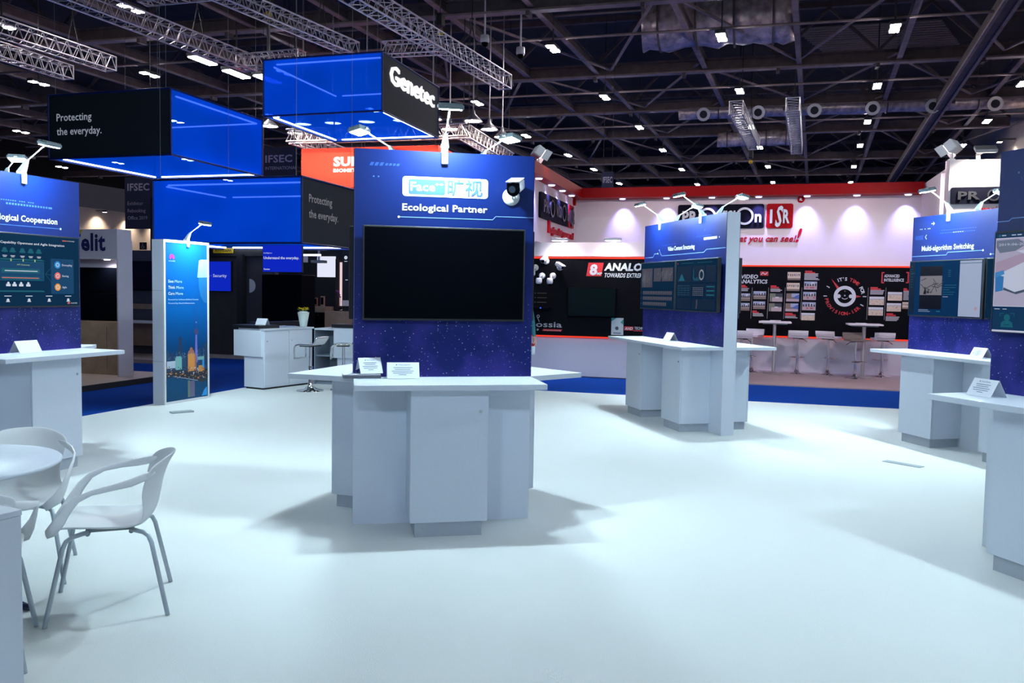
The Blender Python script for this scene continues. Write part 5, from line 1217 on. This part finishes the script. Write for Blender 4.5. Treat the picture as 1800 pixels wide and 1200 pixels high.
def photo(x0, x1, y0, y1, sty):
    w, h = x1 - x0, y1 - y0
    base, sky, det = {'s': (4, 3, 8), 'c': (5, 5, 8), 'g': (6, 8, 7), 'b': (4, 3, 9), 'p': (7, 3, 4), 'm': (5, 0, 2)}[sty]
    prect(x0, x1, y0, y1, base)
    if sty == 's' or sty == 'p':
        prect(x0, x1, y0, y0 + h * .4, sky, .003)
        for i in range(5): a = x0 + w * (.04 + .2 * i); prect(a, a + w * .11, y0 + h * (.18 + .15 * rn.random()), y0 + h * .55, 8, .004)
        prect(x0 + w * .55, x0 + w * .8, y0 + h * .1, y0 + h * .4, 0, .0035); prect(x0, x1, y0 + h * .60, y0 + h * .68, 7, .004)
        for i in range(3): a = x0 + w * rn.random() * .85; prect(a, a + w * .13, y0 + h * .68, y0 + h * .82, 1 if sty == 'p' else 6, .005)
    elif sty == 'c':
        prect(x0, x1, y0 + h * .78, y1, 4, .003)
        for i in range(6): a = x0 + w * (.05 + .16 * i); prect(a, a + w * .07, y0 + h * .22, y0 + h * (.42 + .1 * rn.random()), 8 if i != 4 else 9, .004)
    elif sty == 'g':
        prect(x0 + w * .2, x1, y0 + h * .5, y1, 7, .003); prect(x0 + w * .45, x0 + w * .72, y0 + h * .42, y0 + h * .56, 0, .004); prect(x0, x0 + w * .45, y0, y0 + h * .45, 6, .003); prect(x0 + w * .45, x1, y0, y0 + h * .4, 8, .0035)
    elif sty == 'b':
        prect(x0 + w * .4, x1, y0, y0 + h * .45, 3, .003); a, b = UV(x0 + w * .5, y0 + h * .55); c, d = UV(x1, y0 + h * .1); m.poly([(a, b), (c, b - .03), (c, d), (c - .06, d - .03)], .004, 9); prect(x0, x1, y0 + h * .7, y1, 7, .003)
    else:
        prect(x0, x1, y0, y0 + h * .25, 0, .003); prect(x0, x1, y0 + h * .26, y0 + h * .34, 2, .004)
        for i in range(9): a = x0 + w * rn.random() * .9; b = y0 + h * (.4 + .5 * rn.random()); prect(a, a + w * .05, b, b + h * .07, 4, .004)
a, b = UV(-3, 22.5); m.text('VIDEO', a, b, .085, .37, bold=1.4, sh=.12); a, b = UV(-6, 31.6); m.text('ANALYTICS', a, b, .085, .605, bold=1.4, sh=.12)
prect(33, 48, 10, 17.5, 1); m.line([UV(35, 15.5), UV(38, 12), UV(42, 15.5), UV(46, 12)], .014, .004)
head(-1, 10, 35); para(-1, 14, 41, 47); photo(-2, 16, 51, 65, 's'); photo(-3, 15.5, 69, 83, 's')
photo(22, 45, 47, 61.5, 's'); photo(22, 44, 66, 80, 's'); head(21, 33, 83); para(22, 42, 88, 93)
head(53, 68, 36); para(53, 75, 42, 48); photo(52, 75, 51, 66, 'g'); photo(51, 74, 69.5, 84, 'g')
photo(83, 106, 11.5, 26, 'c'); photo(82, 105, 31.5, 46, 'c'); photo(82, 105, 51, 65.5, 'b'); photo(81, 104, 69.5, 84, 'b'); head(81, 100, 87); para(81, 106, 93, 96)
head(114, 132, 9); para(113, 140, 14, 26); photo(113, 136, 29, 43.5, 'p'); photo(112, 135, 48, 62.5, 'p'); photo(111, 135, 67, 81.5, 'p'); photo(110, 134, 87, 100, 'm')
head(229, 247, 39); para(229, 253, 44.5, 52); photo(228, 253, 56.5, 71, 'm'); photo(227, 252, 75.5, 90, 'm')
photo(259, 283, 48, 63, 'm'); photo(258, 282, 68, 82.5, 'm'); head(258, 274, 86); para(257, 282, 92, 100)
head(285, 293, 41); para(285, 296, 46, 62); photo(284, 300, 66, 78, 'c')
for x in (-2, 21, 51, 81, 111, 227, 257): m.line([UV(x - 1.5, 40), UV(x - 2.5, 98)], .006, .002, 2)
for x0, s in ((248, 1), (292, -1)): m.line([UV(x0 + s * 3, 13), UV(x0, 13), UV(x0, 31), UV(x0 + s * 3, 31)], .025, .002, 1)
a, b = UV(251.5, 21.3); m.text('ADVANCED', a, b, .062, .30, bold=1.2); a, b = UV(251.5, 28.6); m.text('INTELLIGENCE', a, b, .062, .385, bold=1.2)
cu, cv = 2.14, 1.665
m.arc(cu, cv, .152, .222, .002, 0, 40); m.disc(cu - .122, cv, .042, .004, 0, 18); m.disc(cu + .122, cv, .042, .004, 0, 18); m.arc(cu, cv + .015, .070, .082, .003, 0, 14, 220, 320); m.disc(cu, cv + .015, .018, .003, 2, 12); m.disc(cu, cv + .11, .012, .003, 6, 10)
def arctext(st, r, a0, a1, h, cols, inward=False):
    n = len(st)
    for i, c in enumerate(st):
        if c == ' ': continue
        a = R(a0 + (a1 - a0) * i / (n - 1)); rot = a - PI / 2 if not inward else a + PI / 2
        m.text(c, cu + r * math.cos(a), cv + r * math.sin(a), h, None, 'c', cols(i), 1.5, 0, .003, rot)
arctext("IT'S TIME FOR", .335, 113, 13, .072, lambda i: 1 if 5 <= i <= 8 else 0)
arctext('PROVISION-ISR', .405, 192, 318, .072, lambda i: 1, True)
m.poly([(cu + .222 * math.cos(R(122)), cv + .222 * math.sin(R(122))), (cu + .222 * math.cos(R(136)), cv + .222 * math.sin(R(136))), (cu - .285, cv + .375)], .002, 1); m.poly([(cu + .222, cv - .028), (cu + .33, cv), (cu + .222, cv + .028)], .002, 1)
for a in (0, 180, 150, 332): m.line([(cu + .365 * math.cos(R(a)), cv + .365 * math.sin(R(a))), (cu + .425 * math.cos(R(a)), cv + .425 * math.sin(R(a)))], .018, .002, 0)
m.build('printed_graphics', Pm, pb)

# ---- low black wall: 8MP ANALOG
pa = thing('graphic_panel', 'black printed panel with red 8MP mark on the low wall', 'wall panel', HF @ T(-6.5, 16.36, 0))
MB().bb(0, 4.8, -.08, 0, .79, 2.31).build('board', BLACKW, pa)
for z in (.765, 2.31): MB().bb(0, 4.8, -.095, 0, z, z + .028).build('red_edge', REDGLOW, pa)
MB().bb(0, 4.8, -.04, 0, 0, .765).build('base_board', LAVW, pa)
m = MB(T(6.5 - .0, -.08, 0))
m.poly([(-3.33, 1.975), (-3.03, 1.975), (-2.99, 2.235), (-3.29, 2.235)], .002, 1); m.text('8', -3.27, 2.005, .20, .15, bold=2, sh=.1, off=.004); m.text('MP', -3.12, 2.0, .05, .10, bold=1.5, sh=.1, off=.004)
m.text('ANALOG', -2.98, 2.09, .14, .88, bold=2, sh=.18); m.text('TOWARDS EXTREME', -2.98, 1.955, .085, .79, bold=1.2, sh=.18)
m.text('ossia', -4.33, .955, .115, .53, bold=.6, mi=2); m.arc(-4.285, 1.165, .016, .032, .003, 2, 14); m.line([(-4.30, 1.14), (-4.262, 1.06)], .014, .003, 2); m.poly([(-4.20, .875), (-3.81, .875), (-3.79, .915), (-4.18, .915)], .002, 1); m.disc(-4.29, .895, .022, .003, 2, 12, 0, 250)
m.text('An experience of learning', -4.16, .885, .02, .34, off=.004, sh=.2)
m.rect(-2.56, -2.38, .935, 1.01, .002, 1); m.text('AHD', -2.55, .945, .055, .15, bold=1, sh=.25, off=.004); m.text('TECHNOLOGY', -2.36, .955, .055, .36, bold=.6, off=.004); m.rect(-2.38, -2.0, .925, .94, .002, 1)
for i in range(3): m.rect(-4.36, -4.35, 1.62 - i * .09, 1.63 - i * .09, .002, 2); m.rect(-4.32, -4.12, 1.622 - i * .09, 1.628 - i * .09, .002, 4)
m.build('printed_graphics', Pm, pa)
k = thing('wall_television', 'dark television on the low black wall below the Analog heading', 'television', HF @ T(-3.68, 16.26, 1.18)); MB().cbox(0, .96, -.05, .02, 0, .57, .004).build('casing', BLACK, k); MB().rect(.015, .945, .02, .555, .052).build('screen', pm('dim_teal_screen', (.003, .008, .010), .2, spec=.1), k)
k = thing('info_card', 'small pale product card on the low black wall beside the red lettering', 'poster', HF @ T(-2.81, 16.275, .84)); MB().bb(0, .235, -.012, 0, 0, .33).build('card', pm('card_pale', (.50, .55, .58), .5), k); MB(T(0, -.012, 0)).disc(.11, .13, .035, .002, 0, 16).rect(.04, .19, .03, .045, .002).poly([(.0, .26), (.1, .33), (.0, .33)], .002, 1).poly([(.235, .2), (.235, .31), (.18, .25)], .002, 1).build('print', [pm('card_dark', (.06, .06, .08), .5), pm('card_teal', (.02, .25, .22), .5)], k)
k = thing('recorder_box', 'small black recorder with blue light on the low black wall', 'recorder', HF @ T(-4.36, 16.22, 1.30)); MB().cbox(0, .34, -.10, .05, 0, .05, .004).build('body', BLACK, k); MB().disc(.16, .035, .014, .102, 0, 12).build('blue_light', glow('blue_led', (.02, .1, 1), 1.6), k)
WC = pm('camera_white', (.72, .70, .72), .35)
def wallcam(s, z, kind, label, yaw=0):
    e = thing('wall_camera', label, 'security camera', HF @ T(s, 16.28, z), 'cameras shown on the low black wall')
    MB(RX(PI / 2)).lathe([(.0, .0), (.065, .0), (.062, .02), (.0, .025)], 20).build('mount_plate', WC, e)
    if kind == 'dome':
        MB().tube([(0, -.02, 0), (0, -.08, .0), (-.02, -.12, -.05)], .022, 8).build('bracket', WC, e)
        MB(T(-.03, -.13, -.10)).lathe([(.0, .06), (.05, .055), (.062, .02), (.060, -.04), (.045, -.06), (.0, -.06)], 20).build('body', WC, e)
        MB(T(-.03, -.13, -.10)).lathe([(.042, -.058), (.036, -.085), (.0, -.098)], 18).build('dome', BLACK, e)
    else:
        MB().cyl((0, -.02, 0), (0, -.08, .02), .018, n=8).build('bracket', WC, e)
        q = T(0, -.11, .04) @ RZ(R(yaw)) @ RX(R(24)); MB(q).cyl((0, -.12, 0), (0, .06, 0), .045, n=18).cbox(-.052, .052, -.15, .06, .03, .05, .01).build('body', WC, e); MB(q).cyl((0, -.125, 0), (0, -.119, 0), .038, n=18).build('front_glass', BLACK, e)
wallcam(-4.22, 1.97, 'dome', 'white turret camera on a round plate, next to kiosk edge'); wallcam(-4.0, 1.97, 'dome', 'white turret camera on a round plate, farther from the kiosk edge'); wallcam(-4.14, 2.26, 'bullet', 'topmost camera on the low black wall, dark-faced bullet', -10); wallcam(-3.86, 2.14, 'bullet', 'slanted white bullet camera on the low black wall', 60); wallcam(-4.36, 2.13, 'dome', 'white camera half hidden by the kiosk edge')

# ---- tall tables and stools of the white stand
SEATL = pm('stool_lilac_white', (.80, .74, .82), .4)
def bar_table(s, t, label):
    e = thing('bar_table', label, 'table', HF @ T(s, t, 0), 'tall square tables of the white stand')
    MB().cbox(-.33, .33, -.33, .33, 1.075, 1.105, .003).build('tabletop', SEATL, e); MB().cyl((0, 0, .03), (0, 0, 1.075), .036, n=14).build('column', ALU, e); MB().lathe([(.0, 0), (.21, 0), (.21, .01), (.05, .03), (.0, .03)], 24).build('base', ALU, e); MB().bb(-.25, .25, -.25, .25, 1.05, 1.075).build('top_bracket', LAMPGREY, e)
    return e
bar_table(.26, 18.85, 'tall square table before the Video Analytics photos'); bar_table(2.02, 18.75, 'tall square table before the round dial print')
k = thing('leaflet_pile', 'leaflets on the tall table before the Video Analytics photos', 'leaflets', HF @ T(.16, 18.7, 1.106)); MB().bb(-.18, .10, 0, .2, .0, .012).build('leaflet', PAPER, k); MB().bb(.0, .22, .05, .25, .013, .022).build('leaflet', PAPER, k)
k = thing('leaflet_pile', 'leaflets on the tall table before the round dial print', 'leaflets', HF @ T(1.95, 18.6, 1.106)); MB().bb(-.1, .1, 0, .2, .0, .014).build('leaflet', PAPER, k)
def seat_stool(s, t, yaw, label, mat_=None):
    e = thing('bar_stool', label, 'stool', HF @ T(s, t, 0) @ RZ(R(yaw)), 'bar stools of the white stand')
    mt = mat_ or SEATL; vs = []; fs = []
    sp = [(.21, .805), (.19, .80), (.0, .795), (-.13, .80), (-.18, .82), (-.20, .87), (-.205, .925)]
    for y, z in sp: vs += [(-.2, y, z), (.2, y, z), (.2, y + (.0 if y > -.15 else .035), z - (.04 if y > -.19 else .0)), (-.2, y + (.0 if y > -.15 else .035), z - (.04 if y > -.19 else .0))]
    for i in range(len(sp) - 1): fs += [(i * 4 + q, i * 4 + (q + 1) % 4, i * 4 + 4 + (q + 1) % 4, i * 4 + 4 + q) for q in range(4)]
    fs += [(3, 2, 1, 0), tuple(range(len(vs) - 4, len(vs)))]
    MB().add(vs, fs).build('seat', mt, e)
    MB().lathe([(.0, 0), (.20, 0), (.195, .01), (.08, .028), (.055, .06), (.035, .10), (.0, .10)], 26).build('base', CHROME, e)
    MB().cyl((0, 0, .10), (0, 0, .42), .032, n=14).cyl((0, 0, .42), (0, 0, .76), .024, n=12).build('column', CHROME, e)
    MB().tube([(.0, .03, .34), (.10, .06, .34), (.15, .16, .34), (.08, .24, .34), (-.08, .24, .34), (-.15, .16, .34), (-.10, .06, .34), (.0, .03, .34)], .011, 8).build('footrest', CHROME, e)
    MB().tube([(.03, 0, .74), (.12, -.02, .735), (.19, -.03, .68)], .007, 6).build('lift_lever', BLACKM, e)
    MB().bb(-.1, .1, -.1, .1, .745, .762).build('seat_bracket', BLACKM, e)
seat_stool(.74, 19.0, 0, 'first white bar stool beside the table under the Video Analytics photos')
seat_stool(1.36, 19.05, -28, 'white bar stool turned sideways between the two tall tables')
seat_stool(1.84, 18.38, 200, 'bar stool with seat coloured as in shade, before the table under the dial', pm('stool_shaded_tint', (.20, .16, .15), .5))  # shade on this seat is put into its darker colour
seat_stool(2.42, 19.05, 6, 'white bar stool next to the Multi-algorithm counter tip')
seat_stool(-.40, 18.15, 10, 'white bar stool just past the white end wall, lower backrest')
seat_stool(-.20, 18.95, 160, 'white bar stool past the white end wall, seat turned to the table')
